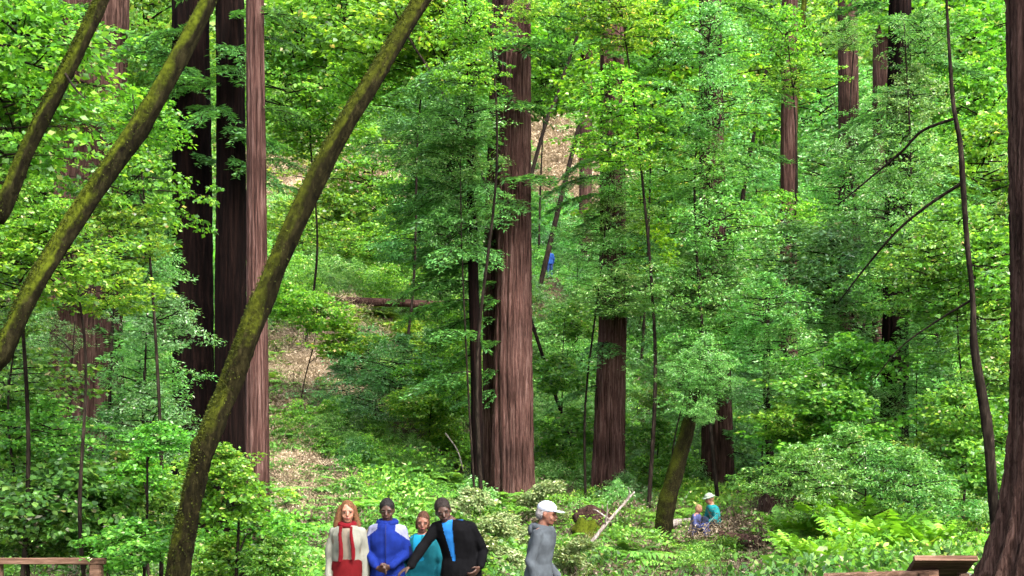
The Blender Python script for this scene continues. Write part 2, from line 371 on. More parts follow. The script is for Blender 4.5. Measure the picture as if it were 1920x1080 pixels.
def leaner(name, label, Y, px_path, widths, mat, seed, n=70, nseg=28, bump=None, twigs=(), dY=None, cat='tree', base_ground=True):
    """a bent trunk through photo pixels; the path is carried on down to the soil"""
    rg = np.random.RandomState(seed)
    dY = dY if dY is not None else np.zeros(len(px_path))
    W = np.array([P(px, py, Y + d) for (px, py), d in zip(px_path, dY)])
    w = [a * .65 / F * Y / 2 for a in widths]
    if base_ground:
        d = W[0] - W[1]; z = gz(W[0][0], W[0][1]) - .2
        if W[0][2] > z + .3:
            f = (W[0][2] - z); bx = W[0] + np.array((d[0] / max(-d[2], .2) * f * .7, 0, -f))
            W = np.vstack([bx, W]); w = [w[0] * 1.35] + w
    base = W[0].copy()
    t = thing(name, base, label, cat)
    pts = smooth_path(W - base, n); rad = np.interp(np.linspace(0, 1, n), np.linspace(0, 1, len(w)), w)
    g = Geo(); a = np.linspace(0, 2 * np.pi, nseg, endpoint=False)
    v, q = tube(pts, rad, nseg, True)
    k = np.arange(n)[:, None]; ph = rg.uniform(0, 6.28, 6)
    dis = 1 + .06 * np.sin(k * .35 + ph[3]) * np.sin(k * .13 + ph[4]) + .09 * np.sin(2 * a + ph[0] + k * .11) + .05 * np.sin(5 * a + ph[1] - k * .17) + .04 * np.sin(3 * a + ph[2] + k * .45) + .035 * rg.randn(n, nseg)
    if bump:                                                      # (fraction up, angle, height) burls
        for f, an, hgt, wd in bump:
            da = np.angle(np.exp(1j * (a[None] - an))); dis = dis + hgt * np.exp(-(da / .5) ** 2 - ((k / n - f) / wd) ** 2)
    c = np.repeat(pts, nseg, axis=0); vv = v[:n * nseg]
    v[:n * nseg] = c + (vv - c) * dis.reshape(-1, 1)
    g.add(v, q); g.obj('trunk', M[mat], t)
    if mat in ('moss', 'moss2'): moss_tufts(t, pts, rad, rg, mat)
    for tp in twigs:
        pw, ws = tp
        e = np.array([P(px, py, Y + dd) for (px, py, dd) in pw]) - base
        m_ = max(12, len(pw) * 5)
        Geo().add(*tube(smooth_path(e, m_), np.interp(np.linspace(0, 1, m_), np.linspace(0, 1, len(ws)), [x / F * Y / 2 for x in ws]), 9)).obj('branch', M['twig'], t)
    return t, base

LEAN_A = leaner('leaning_tree', 'thick mossy trunk leaning right, rising from the bottom edge', 8.2,
       [(331, 1095), (350, 990), (368, 900), (395, 810), (430, 725), (462, 640), (500, 540), (611, 300), (700, 150), (790, 0), (888, -160)],
       [68, 62, 60, 61, 60, 60, 61, 60, 56, 50, 44], 'moss2', 41, n=120, nseg=36, bump=[(.33, 0.0, .55, .018), (.62, 2.5, .25, .02)],
       dY=[0, 0, 0, 0, .1, .1, .2, .3, .4, .6, .8])
LEAN_B = leaner('leaning_tree', 'mossy trunk leaning right, crossing the upper left corner', 9.0,
       [(-60, 780), (8, 655), (60, 545), (110, 460), (190, 340), (290, 190), (393, 0), (470, -140)],
       [60, 56, 54, 52, 56, 54, 46, 40], 'moss', 42, n=90, bump=[(.5, 0.8, .3, .03), (.7, 2.3, .25, .02)], dY=[0, 0, 0, .1, .2, .3, .4, .5])
LEAN_C = leaner('leaning_tree', 'smaller mossy trunk leaning right at the top left corner', 9.6,
       [(-60, 500), (0, 400), (55, 275), (110, 165), (150, 85), (190, 0), (250, -130)],
       [48, 46, 42, 46, 40, 36, 32], 'moss', 43, n=80, bump=[(.45, 1.0, .35, .03)], twigs=[([(118, 130, 0), (140, 165, -.2), (160, 185, -.3)], [5, 4, 2])])
leaner('bent_sapling', 'crooked thin dark tree with drooping bare branches at right', 16,
       [(1872, 1036), (1862, 930), (1853, 820), (1838, 720), (1826, 640), (1824, 560), (1812, 440), (1806, 350), (1800, 270), (1787, 190), (1778, 60), (1770, -80)],
       [30, 28, 27, 26, 22, 17, 15, 16, 14, 11, 8, 5], 'twig', 44, n=90, nseg=14,
       twigs=[([(1805, 342, 0), (1740, 385, .3), (1680, 435, .6), (1620, 505, .9), (1570, 570, 1.1)], [6.5, 6, 5, 4, 2]),
              ([(1790, 222, 0), (1730, 245, .3), (1690, 285, .5), (1630, 335, .8), (1570, 385, 1.0)], [6, 5.5, 5, 4, 2]),
              ([(1826, 560, 0), (1760, 600, .3), (1690, 650, .5), (1640, 710, .7)], [5, 4, 3, 2])])
LEAN_D = leaner('leaning_tree', 'dark mossy trunk leaning right beside the two sitting people', 25,
       [(1238, 1022), (1250, 950), (1268, 880), (1288, 810), (1302, 740), (1312, 690)],
       [48, 46, 46, 40, 32, 16], 'moss2', 45, n=60, nseg=20)
leaner('slender_tree', 'thin dark stem leaning right at top, right of tallest redwood', 60, [(1015, 260), (1045, 180), (1062, 125), (1085, 60), (1102, -10), (1120, -80)], [11, 10, 10, 9, 9, 8], 'twig', 46, nseg=8)
leaner('slender_tree', 'short thin dark stem leaning right above the dry tan slope', 62, [(1080, 258), (1095, 215), (1118, 160), (1140, 90)], [11, 10, 9, 6], 'twig', 47, nseg=8)
leaner('slender_tree', 'long thin dark stem leaning right, left of reddish upper trunk', 52, [(1400, 320), (1412, 262), (1425, 180), (1450, 80), (1470, 0), (1488, -90)], [11, 10, 10, 9, 8, 8], 'twig', 48, nseg=8)
leaner('slender_tree', 'greenish slim stem close beside the reddish upper trunk', 50, [(1490, 330), (1492, 200), (1500, 90), (1508, 0), (1514, -80)], [18, 15, 14, 13, 12], 'moss', 49, nseg=10)
leaner('slender_tree', 'dark slim stem under the trees, right of dark redwood', 30, [(1447, 965), (1446, 900), (1440, 800), (1436, 700), (1440, 560)], [26, 22, 20, 18, 14], 'twig', 50, nseg=12)
leaner('slender_tree', 'thin dark stem inside the shaded thicket at left', 17, [(206, 900), (208, 820), (206, 740), (210, 640), (216, 520)], [10, 9, 9, 8, 6], 'twig', 51, nseg=8)
leaner('slender_tree', 'thin leaning stem among leaves left of tallest redwood', 37, [(905, 330), (860, 235), (810, 140), (775, 85), (740, 20)], [9, 9, 8, 7, 6], 'twig', 52, nseg=8, base_ground=True)
# ------------------------------------------------------------------ leaves
def sprays(g, c, d, size, n, rg, L, W, flat=.22, droop=.25, mat=0, base_rnd=None, updir=.75, njit=.65):
    """flat leafy sprays: M centres with outward directions, n leaves each"""
    M_ = len(c); c = np.repeat(c, n, 0); d = np.repeat(nrm(d * np.array((1, 1, .35))), n, 0); s = np.repeat(np.broadcast_to(size, (M_,)), n)
    up = np.array((0, 0, 1.)); side = nrm(np.cross(d, up))
    N = len(c); rr = np.sqrt(rg.rand(N)); th = rg.uniform(0, 2 * np.pi, N)
    a, b = rr * np.cos(th), rr * np.sin(th) * .75
    p = c + d * (a * s)[:, None] + side * (b * s)[:, None] + up * (s * (flat * rg.randn(N) * .6 - droop * rr ** 2))[:, None]
    nn = nrm(up * updir + rg.randn(N, 3) * njit + d * .25)
    ld = nrm(d * a[:, None] + side * b[:, None] + d * .35 + rg.randn(N, 3) * .5); ld[:, 2] -= .25; ld = nrm(ld)
    k = rg.uniform(.5, 1.4, N)
    br = rg.rand(M_) if base_rnd is None else base_rnd
    rnd = np.clip(.3 * np.repeat(br, n) + .7 * rg.rand(N), 0, 1)
    rnd = np.where(rg.rand(N) < .014, 1.0, np.minimum(rnd, .95))
    v, q = leaf_quads(p, ld, nn, L * k, W * k)
    g.add(v, q, mat, rnd)

def crown(name, seed, Rr, H, limbs, per, n, L, W, mat, flat=.22, droop=.25, rise=.25, spread=.5, size=.42):
    """a broadleaf crown about its own middle: crown mesh and limb mesh"""
    rg = np.random.RandomState(seed); g, w = Geo(), Geo()
    C, D, S = [], [], []
    for i in range(limbs):
        h = (i + rg.rand()) / limbs; az = i * 2.39996 + rg.uniform(-.4, .4)
        prof = (1 - abs(2 * h - .85) ** 2.2 * .75) * rg.uniform(.55, 1.15)
        ln = Rr * prof; o = np.array((math.cos(az), math.sin(az), 0))
        p0 = np.array((rg.uniform(-.06, .06) * Rr, rg.uniform(-.06, .06) * Rr, (h - .5) * H - .2 * ln))
        t = np.linspace(0, 1, 7)[:, None]
        bend = np.cross(o, (0, 0, 1)) * rg.uniform(-.3, .3)
        pts = p0 + o * t * ln + bend * t ** 2 * ln + np.array((0, 0, 1)) * (rise * t - droop * .6 * t ** 2) * ln
        w.add(*tube(pts, .022 * Rr * (1 - .85 * t[:, 0]) * .6, 5, False))
        for k in range(per):
            f = rg.uniform(.28, 1.02); pp = np.array([np.interp(f, t[:, 0], pts[:, j]) for j in range(3)])
            lat = np.cross(o, (0, 0, 1)) * rg.uniform(-1, 1) * spread * ln * .5 * (1.1 - .3 * f)
            C.append(pp + lat + np.array((0, 0, rg.uniform(-.1, .1) * Rr))); D.append(o + lat / max(ln, .1)); S.append(size * rg.uniform(.6, 1.25))
    sprays(g, np.array(C), np.array(D), np.array(S), n, rg, L, W, flat, droop)
    return g.mesh('crown', M[mat]), w.mesh('limbs', M['twig'])

PROTO = {}
for i in range(3):
    PROTO['maple%d' % i] = crown('maple', 100 + i, 2.7, 2.9, 24, 5, 26, .17, .125, 'maple', .13, .25, .25, .9, .46)
    PROTO['bay%d' % i] = crown('bay', 200 + i, 2.7, 3.2, 28, 6, 30, .155, .062, 'bay', .4, .4, .3, .9, .40)
    PROTO['hazel%d' % i] = crown('hazel', 300 + i, 1.6, 1.7, 20, 7, 24, .135, .1, 'maple', .3, .3, .45, .7, .34)
for i in range(2):
    PROTO['fir%d' % i] = crown('fir', 400 + i, 2.0, 3.4, 34, 9, 60, .12, .032, 'needle', .08, .35, .0, .5, .5)
    PROTO['pale%d' % i] = crown('pale', 500 + i, 1.0, .9, 18, 6, 22, .15, .075, 'cream', .3, .35, .5, .6, .26)

def redwood_branch(seed, ln=1.5):
    """one flat drooping redwood spray growing along +X"""
    rg = np.random.RandomState(seed); g = Geo()
    t = np.linspace(0, 1, 10)[:, None]; X = np.array((1., 0, 0)); Z = np.array((0, 0, 1.))
    main = X * t * ln + Z * (.18 * t - .42 * t ** 2) * ln
    g.add(*tube(main, .018 * (1 - .85 * t[:, 0]), 5, False), mat=1)
    c, d, nn = [], [], []
    for k in range(26):
        f = .15 + .85 * k / 25; sd = 1 if k % 2 else -1
        p = np.array([np.interp(f, t[:, 0], main[:, j]) for j in range(3)])
        tl = ln * (.42 * (1 - f) + .12) * rg.uniform(.7, 1.2)
        dr = nrm(np.array((.75, sd * .8, -.1)) + rg.randn(3) * .1)
        s = np.linspace(0, 1, 5)[:, None]; tw = p + dr * s * tl - Z * .25 * s ** 2 * tl
        g.add(*tube(tw, .005 * (1.1 - s[:, 0]), 3, False), mat=1)
        m = max(8, int(60 * tl)); u = rg.rand(m)[:, None]
        pp = p + dr * u * tl - Z * .25 * u ** 2 * tl; sg = np.where(rg.rand(m) < .5, 1, -1)[:, None]
        c.append(pp); d.append(dr * .7 + np.cross(Z, dr) * sg + rg.randn(m, 3) * .25); nn.append(np.array((0, 0, 1)) + rg.randn(m, 3) * .3)
    c, d, nn = map(np.concatenate, (c, d, nn))
    v, q = leaf_quads(c, d, nn, .105 * rg.uniform(.7, 1.3, len(c)), .030)
    g.add(v, q, 0, rg.rand(len(c)))
    return g.mesh('branch', [M['needle'], M['twig']])
RB = [redwood_branch(600 + i, 1.5) for i in range(3)]

def dress(key, items, seed, tint=None):
    """redwood sprays on a trunk: (py, azimuth degrees (0 right, -90 to the camera, 180 left), scale)"""
    t, W, Y = REDWOODS[key]; rg = np.random.RandomState(seed)
    for (py, az, sc) in items:
        z = P(0, py, Y)[2] - t.location.z
        x, y = np.interp(z, W[:, 2], W[:, 0]), np.interp(z, W[:, 2], W[:, 1])
        link('branch', RB[rg.randint(3)], t, (x, y, z), (rg.uniform(-.2, .2), rg.uniform(-.1, .3), R(az + rg.uniform(-10, 10))), sc, tint or WHITE)

dress('central', [(y, a, s) for y, a, s in ((185, -120, 1.5), (215, -60, 1.1), (300, -150, 1.7), (345, -75, 1.4), (375, -100, 1.4), (420, 190, 1.5), (500, 200, 1.5), (535, -160, 1.3), (570, -150, 1.4), (600, 190, 1.4),
      (640, -150, 1.1), (690, 200, 1.2), (730, -160, 1.0), (110, -60, 1.6), (140, 180, 1.8), (70, -120, 1.8), (40, -40, 1.6), (250, 170, 1.8), (460, 170, 1.7))], 1, (1.2, 1.3, 1.2))
dress('companion', [(y, 180 + 60 * math.sin(y), 1.3) for y in range(120, 700, 34)] + [(y, -70, 1.0) for y in range(100, 480, 60)], 2, (1.3, 1.4, 1.3))
dress('dark_left', [(y, 180 + 50 * math.sin(y * 1.7), 1.15) for y in range(60, 830, 28)] + [(y, -70 + 30 * math.sin(y), .9) for y in (80, 130, 175, 215, 250, 290)], 3, (1.35, 1.5, 1.35))
dress('dark_left2', [(y, -90 + 50 * math.sin(y * 2.1), 1.0) for y in (-10, 40, 90, 130, 170, 205, 240, 270, 300)], 4, (1.3, 1.45, 1.2))
dress('slim_left', [(y, a, s) for y, a, s in ((70, 10, .6), (205, 0, .7), (300, 20, .6), (345, 10, .7), (30, -20, .8))], 5)
dress('back_left', [(y, -90 + 80 * math.sin(y * 1.3), 1.3) for y in range(-20, 860, 42)], 6, (1.2, 1.3, 1.1))
dress('right_small', [(y, -90 + 85 * math.sin(y * 1.9), 1.25) for y in list(range(-30, 590, 36)) + [640, 720]], 7, (1.3, 1.45, 1.3))
dress('mid_right', [(y, -90 + 85 * math.sin(y * 1.7), 1.4) for y in range(-30, 860, 38)], 8, (1.3, 1.45, 1.3))
dress('far_right', [(y, -90 + 85 * math.sin(y * 1.7), 1.3) for y in range(-30, 840, 40)], 9, (1.3, 1.45, 1.3))

# ------------------------------------------------------------------ broadleaf trees and shrubs
TCOUNT = [0]
def tree(kind, px, Y, lumps, label, tint=WHITE, name='broadleaf_tree', group='broadleaf trees of the understorey', tw=None, cat='tree', dY=.8, push=True):
    """base pixel column px at distance Y; crown lumps (px, py, scale[, distance offset])"""
    if push and Y >= 24 and np.mean([i[1] for i in lumps]) < 470:
        Y *= 1.5; lumps = [(i[0], i[1], i[2] * 1.4) for i in lumps]; dY = 1.6
    TCOUNT[0] += 1; rg = np.random.RandomState(700 + TCOUNT[0])
    x0 = (px - 960) / F * Y; z0 = gz(x0, Y) - .1
    t = thing(name, (x0, Y, z0), label, cat, group)
    pts = [np.array((0, 0, 0.))]; lump = []
    for k, it in enumerate(sorted(lumps, key=lambda i: -i[1])):
        d = it[3] if len(it) > 3 else rg.uniform(-dY, dY)
        p = P(it[0], it[1], Y + d) - np.array((x0, Y, z0)); p[2] = max(p[2], .5 * it[2]); lump.append((p, it[2]))
    cen = np.mean([p for p, s in lump], 0); top = max(p[2] for p, s in lump)
    tr = (tw or .042 * max(1, top / 6)) * .5
    ax = np.array([(0, 0, 0), (cen[0] * .25, cen[1] * .25, top * .33), (cen[0] * .7, cen[1] * .7, top * .7), (cen[0] * .9, cen[1] * .9, top * 1.02)])
    ax[1:3, :2] += rg.uniform(-.035, .035, (2, 2)) * top * (.3 if tw else 1)
    ax = smooth_path(ax, 24)
    w = Geo().add(*tube(ax, np.linspace(tr * 1.3, tr * .35, 24), 9, True, .12, rg))
    for p, s in lump:                                           # a bough from the stem into each lump of leaves
        z = max(.1, p[2] - .45 * s - .25 * np.hypot(p[0], p[1])); b = np.array([np.interp(z, ax[:, 2], ax[:, j]) for j in range(3)])
        e = smooth_path([b, (b + p) / 2 + np.array((0, 0, .12 * s)), p], 9)
        w.add(*tube(e, np.linspace(tr * .6, tr * .22, 9), 6, False))
    w.obj('trunk', M['twig'], t)
    for p, s in lump:
        key = kind + str(rg.randint(3 if kind in ('maple', 'bay', 'hazel') else 2)); cm, lm = PROTO[key]
        rot = (rg.uniform(-.12, .12), rg.uniform(-.12, .12), rg.uniform(0, 6.28)); jt = tuple(c * rg.uniform(.85, 1.15) for c in tint)
        s3 = (s * rg.uniform(1.0, 1.35), s * rg.uniform(1.0, 1.35), s * rg.uniform(.75, 1.05)); link('crown', cm, t, p, rot, s3, jt); link('limbs', lm, t, p, rot, s3)
    return t

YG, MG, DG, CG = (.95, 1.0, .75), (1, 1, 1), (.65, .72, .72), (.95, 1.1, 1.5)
T = tree
# left
T('maple', 30, 13, [(30, 90, .40), (95, 60, .26), (10, 200, .34), (70, 190, .24)], 'bright yellow-green maple foliage in the top left corner', YG)
T('maple', 300, 15, [(265, 215, .24), (245, 345, .30), (215, 430, .28)], 'bright maple between the two left leaning trunks', YG)
T('maple', 180, 12.8, [(110, 455, .24), (200, 530, .22), (40, 490, .24), (70, 385, .2)], 'yellowish maple spreading below the upper left leaning trunk', (1.2, 1.1, .8))
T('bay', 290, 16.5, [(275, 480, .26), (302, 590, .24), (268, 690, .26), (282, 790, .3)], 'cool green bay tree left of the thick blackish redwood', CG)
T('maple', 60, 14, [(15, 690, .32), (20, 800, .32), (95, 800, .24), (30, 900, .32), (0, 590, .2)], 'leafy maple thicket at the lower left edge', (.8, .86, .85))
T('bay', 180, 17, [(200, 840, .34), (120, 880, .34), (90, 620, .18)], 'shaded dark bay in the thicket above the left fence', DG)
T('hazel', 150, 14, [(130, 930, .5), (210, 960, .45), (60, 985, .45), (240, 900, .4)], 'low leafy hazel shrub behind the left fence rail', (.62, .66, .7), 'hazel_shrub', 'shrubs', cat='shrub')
T('hazel', 270, 13.4, [(265, 890, .3), (290, 960, .3), (245, 1020, .32), (300, 820, .22)], 'bright hazel shrub just left of the thick mossy trunk', (.85, .98, .9), 'hazel_shrub', 'shrubs', cat='shrub')
T('hazel', 440, 13, [(425, 925, .32), (470, 990, .3), (430, 1050, .34), (415, 870, .24), (510, 1045, .28)], 'bright hazel shrub just right of the thick mossy trunk foot', YG, 'hazel_shrub', 'shrubs', cat='shrub')
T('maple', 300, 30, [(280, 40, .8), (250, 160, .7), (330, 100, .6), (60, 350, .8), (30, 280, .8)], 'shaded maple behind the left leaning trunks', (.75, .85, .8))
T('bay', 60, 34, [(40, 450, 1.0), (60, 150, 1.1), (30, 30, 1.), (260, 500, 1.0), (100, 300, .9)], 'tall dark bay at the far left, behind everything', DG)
# centre left
T('maple', 570, 30, [(560, 40, .7), (620, 90, .7), (540, 160, .6), (650, 30, .6), (580, 230, .55)], 'light maple crown right of the slim straight trunk', YG)
T('maple', 740, 26, [(730, 60, .62), (830, 70, .62), (800, 20, .6), (880, 110, .5), (940, 30, .55), (700, 130, .5)], 'bright maple crown at top, left of the tallest redwood', (1.1, 1.2, .8))
T('fir', 830, 34, [(800, 230, .8), (840, 330, .8), (790, 400, .7)], 'dark drooping fir left of the tallest redwood', (1.2, 1.3, 1.1), 'fir_tree')
T('maple', 700, 44, [(610, 330, .8), (690, 300, .8), (640, 410, .8), (720, 400, .7), (560, 420, .7)], 'olive maple halfway up the slope, above the fallen log', (1.1, .95, .9))
T('maple', 600, 40, [(560, 450, .5), (625, 455, .5), (690, 450, .5), (750, 460, .4), (820, 470, .5)], 'maple just above the fallen log on the slope', (.9, .95, .8))
T('hazel', 560, 37, [(540, 560, .6), (600, 585, .7), (650, 640, .7)], 'bright hazel shrub left of the fallen log', (1.1, 1.1, .8), 'hazel_shrub', 'shrubs', cat='shrub')
T('bay', 690, 37, [(690, 665, .5), (745, 680, .5), (650, 720, .45), (810, 655, .45), (710, 740, .45)], 'cool green bay shrub below the fallen log', CG, 'bay_shrub', 'shrubs', cat='shrub')
T('hazel', 800, 36, [(800, 700, .6), (845, 660, .6), (850, 740, .6), (770, 750, .5), (860, 590, .5), (820, 800, .45)], 'yellow-green hazel shrub left of the thin dark trunk', (1.1, 1.1, .8), 'hazel_shrub', 'shrubs', cat='shrub')
# centre right
T('maple', 1010, 48, [(1040, 80, .9), (1010, 150, .8), (1060, 150, .7), (1020, 30, .9)], 'pale green tree at top right beside the tallest redwood', (1., 1.1, 1.1))
T('maple', 1200, 30, [(1190, 120, .8), (1260, 60, .75), (1250, 200, .75), (1180, 230, .55), (1320, 140, .7), (1210, 20, .7)], 'brightest yellow-green maple right of centre at top', (1.2, 1.3, .7))
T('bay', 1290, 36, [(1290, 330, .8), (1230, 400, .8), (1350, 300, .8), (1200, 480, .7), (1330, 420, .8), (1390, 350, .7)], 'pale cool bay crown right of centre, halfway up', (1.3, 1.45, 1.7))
T('maple', 1190, 33, [(1200, 380, .5), (1200, 460, .5), (1250, 300, .5)], 'yellow maple boughs above the dark brown redwood', (1.4, 1.3, .7))
T('bay', 1250, 31, [(1275, 555, .45), (1310, 620, .48), (1272, 690, .38), (1290, 765, .3), (1320, 520, .5), (1370, 560, .5)], 'bay tree in front of the dark redwood by the sitting people', (1.1, 1.3, 1.3))
T('bay', 1060, 44, [(1100, 440, .5), (1115, 520, .5), (1070, 610, .6), (1090, 690, .7), (1040, 740, .6)], 'pale bay shrubs between tallest and dark brown redwoods', (1.2, 1.4, 1.4))
T('hazel', 1060, 36, [(1050, 700, .7), (1070, 800, .7), (1030, 860, .6), (1085, 600, .6)], 'hazel shrub filling the gap right of the tallest redwood', (.95, 1.1, 1.), 'hazel_shrub', 'shrubs', cat='shrub')
T('hazel', 1230, 34, [(1235, 810, .45), (1215, 880, .45), (1260, 860, .4), (1230, 745, .4)], 'hazel shrub between dark brown redwood and dark leaning trunk', (.75, .85, .8), 'hazel_shrub', 'shrubs', cat='shrub')
# right
T('maple', 1420, 40, [(1400, 60, .9), (1450, 150, .8), (1390, 200, .8), (1350, 30, .8), (1540, 60, .8)], 'green maple around the long thin leaning stem', (1., 1.1, .9))
T('bay', 1560, 38, [(1540, 180, .8), (1560, 300, .8), (1500, 380, .8), (1580, 400, .8), (1630, 230, .8)], 'bay crown below the broken snag', (1.1, 1.3, 1.4))
T('maple', 1760, 30, [(1750, 60, .7), (1820, 60, .75), (1780, 150, .7), (1720, -20, .7), (1850, 180, .7)], 'bright maple crown at top right behind the crooked sapling', (1.1, 1.2, .9))
T('maple', 1860, 24, [(1850, 290, .5), (1790, 260, .4), (1870, 380, .5), (1760, 310, .35)], 'yellow-green maple between crooked sapling and huge right trunk', YG)
T('bay', 1660, 33, [(1640, 420, .7), (1560, 500, .75), (1690, 500, .7), (1620, 580, .7), (1480, 480, .7), (1720, 400, .6)], 'bay tree behind the drooping bare branches', (.85, 1., 1.05))
T('bay', 1440, 29, [(1430, 560, .45), (1410, 640, .4), (1480, 650, .45), (1440, 740, .36)], 'bay boughs hanging over the two sitting people', (1.0, 1.2, 1.2))
T('hazel', 1560, 27, [(1540, 740, .7), (1590, 680, .7), (1520, 830, .7), (1590, 790, .75), (1470, 790, .5)], 'green hazel shrub in the middle of the right thicket', (.95, 1.1, .9), 'hazel_shrub', 'shrubs', cat='shrub')
T('bay', 1720, 28, [(1755, 620, .4), (1760, 720, .45), (1745, 810, .42), (1630, 770, .34)], 'bay shrub left of the crooked sapling', (.9, 1.05, 1.1), 'bay_shrub', 'shrubs', cat='shrub')
T('maple', 1800, 26, [(1790, 440, .5), (1860, 500, .5), (1770, 540, .5), (1860, 600, .5), (1890, 420, .4), (1740, 480, .45)], 'leafy maple crossing behind the crooked sapling', (.9, .95, .85))
T('hazel', 1860, 24, [(1880, 700, .6), (1800, 770, .55), (1880, 800, .55), (1800, 860, .6), (1890, 890, .5), (1760, 840, .5)], 'hazel shrub between crooked sapling and huge right trunk', (1., 1., .9), 'hazel_shrub', 'shrubs', cat='shrub')
T('bay', 1620, 23, [(1590, 850, .4), (1660, 880, .36), (1530, 905, .36), (1710, 900, .36), (1760, 925, .34), (1490, 880, .36)], 'low bright bay shrub right of the sitting people', (.95, 1.1, 1.), 'bay_shrub', 'shrubs', cat='shrub')

# boughs close in front of the redwoods on the right
T('bay', 1098, 32.2, [(1145, 480, .42), (1165, 540, .4), (1140, 400, .42), (1150, 560, .3), (1155, 330, .36)], 'bay boughs hanging over the middle of the dark brown redwood', (1.2, 1.4, 1.3), push=False)
T('maple', 1215, 30, [(1150, 170, .42), (1175, 40, .45), (1130, -10, .4), (1160, 270, .40)], 'maple boughs hiding the upper part of the dark brown redwood', (1.25, 1.3, .8), push=False)
T('bay', 1350, 30, [(1315, 640, .4), (1330, 60, .5), (1345, 180, .5), (1320, 300, .5), (1350, 410, .5), (1330, 500, .45)], 'tall bay screening the dark redwood by the sitting people', (1.1, 1.3, 1.2), push=False)
T('maple', 905, 28.5, [(890, 40, .34), (985, 15, .2), (875, 130, .3)], 'maple boughs hiding the top of the tallest redwood', (1.15, 1.25, .8), push=False)
T('bay', 893, 29.5, [(868, 210, .4), (850, 290, .42), (872, 360, .36), (845, 420, .4)], 'dark bay boughs over the thin dark trunk', (.9, 1.05, .95), push=False, tw=.05)
T('maple', 1450, 40, [(1470, 60, .5), (1495, 140, .38), (1465, 400, .5)], 'maple boughs across the reddish upper trunk', (1., 1.15, .9), push=False)
T('bay', 1600, 42, [(1600, 270, .5), (1575, 350, .55), (1650, 200, .4), (1590, 60, .3)], 'bay boughs below the upper brown trunk', (1.1, 1.3, 1.3), push=False)
for k, (px, py, sc) in enumerate(((1300, 735, .24), (1325, 670, .28), (1285, 690, .22), (1345, 700, .2), (1318, 770, .13))):   # crown of the dark leaning trunk
    pp = P(px, py, 24.4) - LEAN_D[1]
    for nm, me in zip(('crown', 'limbs'), PROTO['bay%d' % (k % 3)]): link(nm, me, LEAN_D[0], pp, (.1, -.1, k * 1.3), sc, (1.0, 1.2, 1.1))
T('bay', 1690, 28, [(1730, 60, .4), (1715, 170, .4), (1700, 280, .45), (1670, 380, .45), (1700, 470, .4), (1660, 520, .4)], 'slim bay screening the shaded trunk near the crooked sapling', (1.0, 1.15, 1.1), push=False)

# ------------------------------------------------------------------ ferns and pale shrubs
def fern_mesh(seed, nf=16, ln=.75, up=(.5, 1.25), dr=.55):
    rg = np.random.RandomState(seed); g = Geo()
    for i in range(nf):
        az = i * 2.4 + rg.uniform(-.3, .3); o = np.array((math.cos(az), math.sin(az), 0)); s = np.array((-o[1], o[0], 0))
        el = rg.uniform(*up); l_ = ln * rg.uniform(.7, 1.15); t = np.linspace(0, 1, 18)[:, None]
        pts = o * (t * l_ * math.cos(el) + .25 * t ** 2 * l_) + np.array((0, 0, 1)) * (t * l_ * math.sin(el) - dr * t ** 2 * l_)
        g.add(*tube(pts, .006 * (1.05 - t[:, 0]), 3, False), rnd=.2)
        tt = np.repeat(t[2:, 0], 2); c = np.repeat(pts[2:], 2, 0); sg = np.tile((1, -1), len(t) - 2)[:, None]
        pl = .26 * l_ * np.sin(np.pi * np.clip(tt * .92 + .06, 0, 1)) ** .7 + .01
        tang = np.gradient(pts, axis=0); tang = nrm(tang)[2:].repeat(2, 0)
        d = s * sg + tang * .35 + np.array((0, 0, -.18)) + rg.randn(len(c), 3) * .06
        nn = np.cross(tang, s) + rg.randn(len(c), 3) * .15; nn *= np.sign(nn[:, 2:3] + 1e-6)
        v, q = leaf_quads(c, d, nn, pl, .052 * l_ / .75)
        g.add(v, q, 0, np.clip(rg.uniform(.15, .75) + rg.uniform(-.15, .25, len(c)), 0, 1))
    return g.mesh('fern', M['fern'])
FERN = [fern_mesh(800 + i) for i in range(4)]; FERN_UP = [fern_mesh(810 + i, 24, .75, (.95, 1.45), .25) for i in range(2)]

def herb_mesh(seed, mat, n=90, rad=.45, h=.35, L=.075, W=.042):
    rg = np.random.RandomState(seed); g = Geo()
    c = np.stack([rg.randn(n) * rad * .5, rg.randn(n) * rad * .5, rg.uniform(.05, h, n)], -1); d = rg.randn(n, 3)
    sprays(g, c, nrm(d), .12, 7, rg, L, W, .4, .3)
    return g.mesh('herb', M[mat])
HERB = [herb_mesh(820 + i, 'fern') for i in range(2)] + [herb_mesh(830, 'maple', 100, .5, .5)]

def brush_mesh(seed):
    """dead dry twigs and leaves"""
    rg = np.random.RandomState(seed); g = Geo()
    for i in range(44):
        d = nrm(np.array((rg.randn(), rg.randn(), abs(rg.randn()) * .6 + .1))); p = np.array((rg.randn() * .35, rg.randn() * .35, 0))
        t = np.linspace(0, 1, 5)[:, None]; pts = p + d * t * rg.uniform(.4, 1.2) + rg.randn(5, 3) * .03
        g.add(*tube(pts, .012 * (1.1 - t[:, 0]), 4, False), rnd=rg.rand())
    n = 90; c = np.stack([rg.randn(n) * .5, rg.randn(n) * .5, rg.uniform(.0, .5, n)], -1)
    sprays(g, c, nrm(rg.randn(n, 3)), .16, 5, rg, .12, .045, .6, .3)
    return g.mesh('dry_brush', M['dry'])
BRUSH = [brush_mesh(840 + i) for i in range(2)]

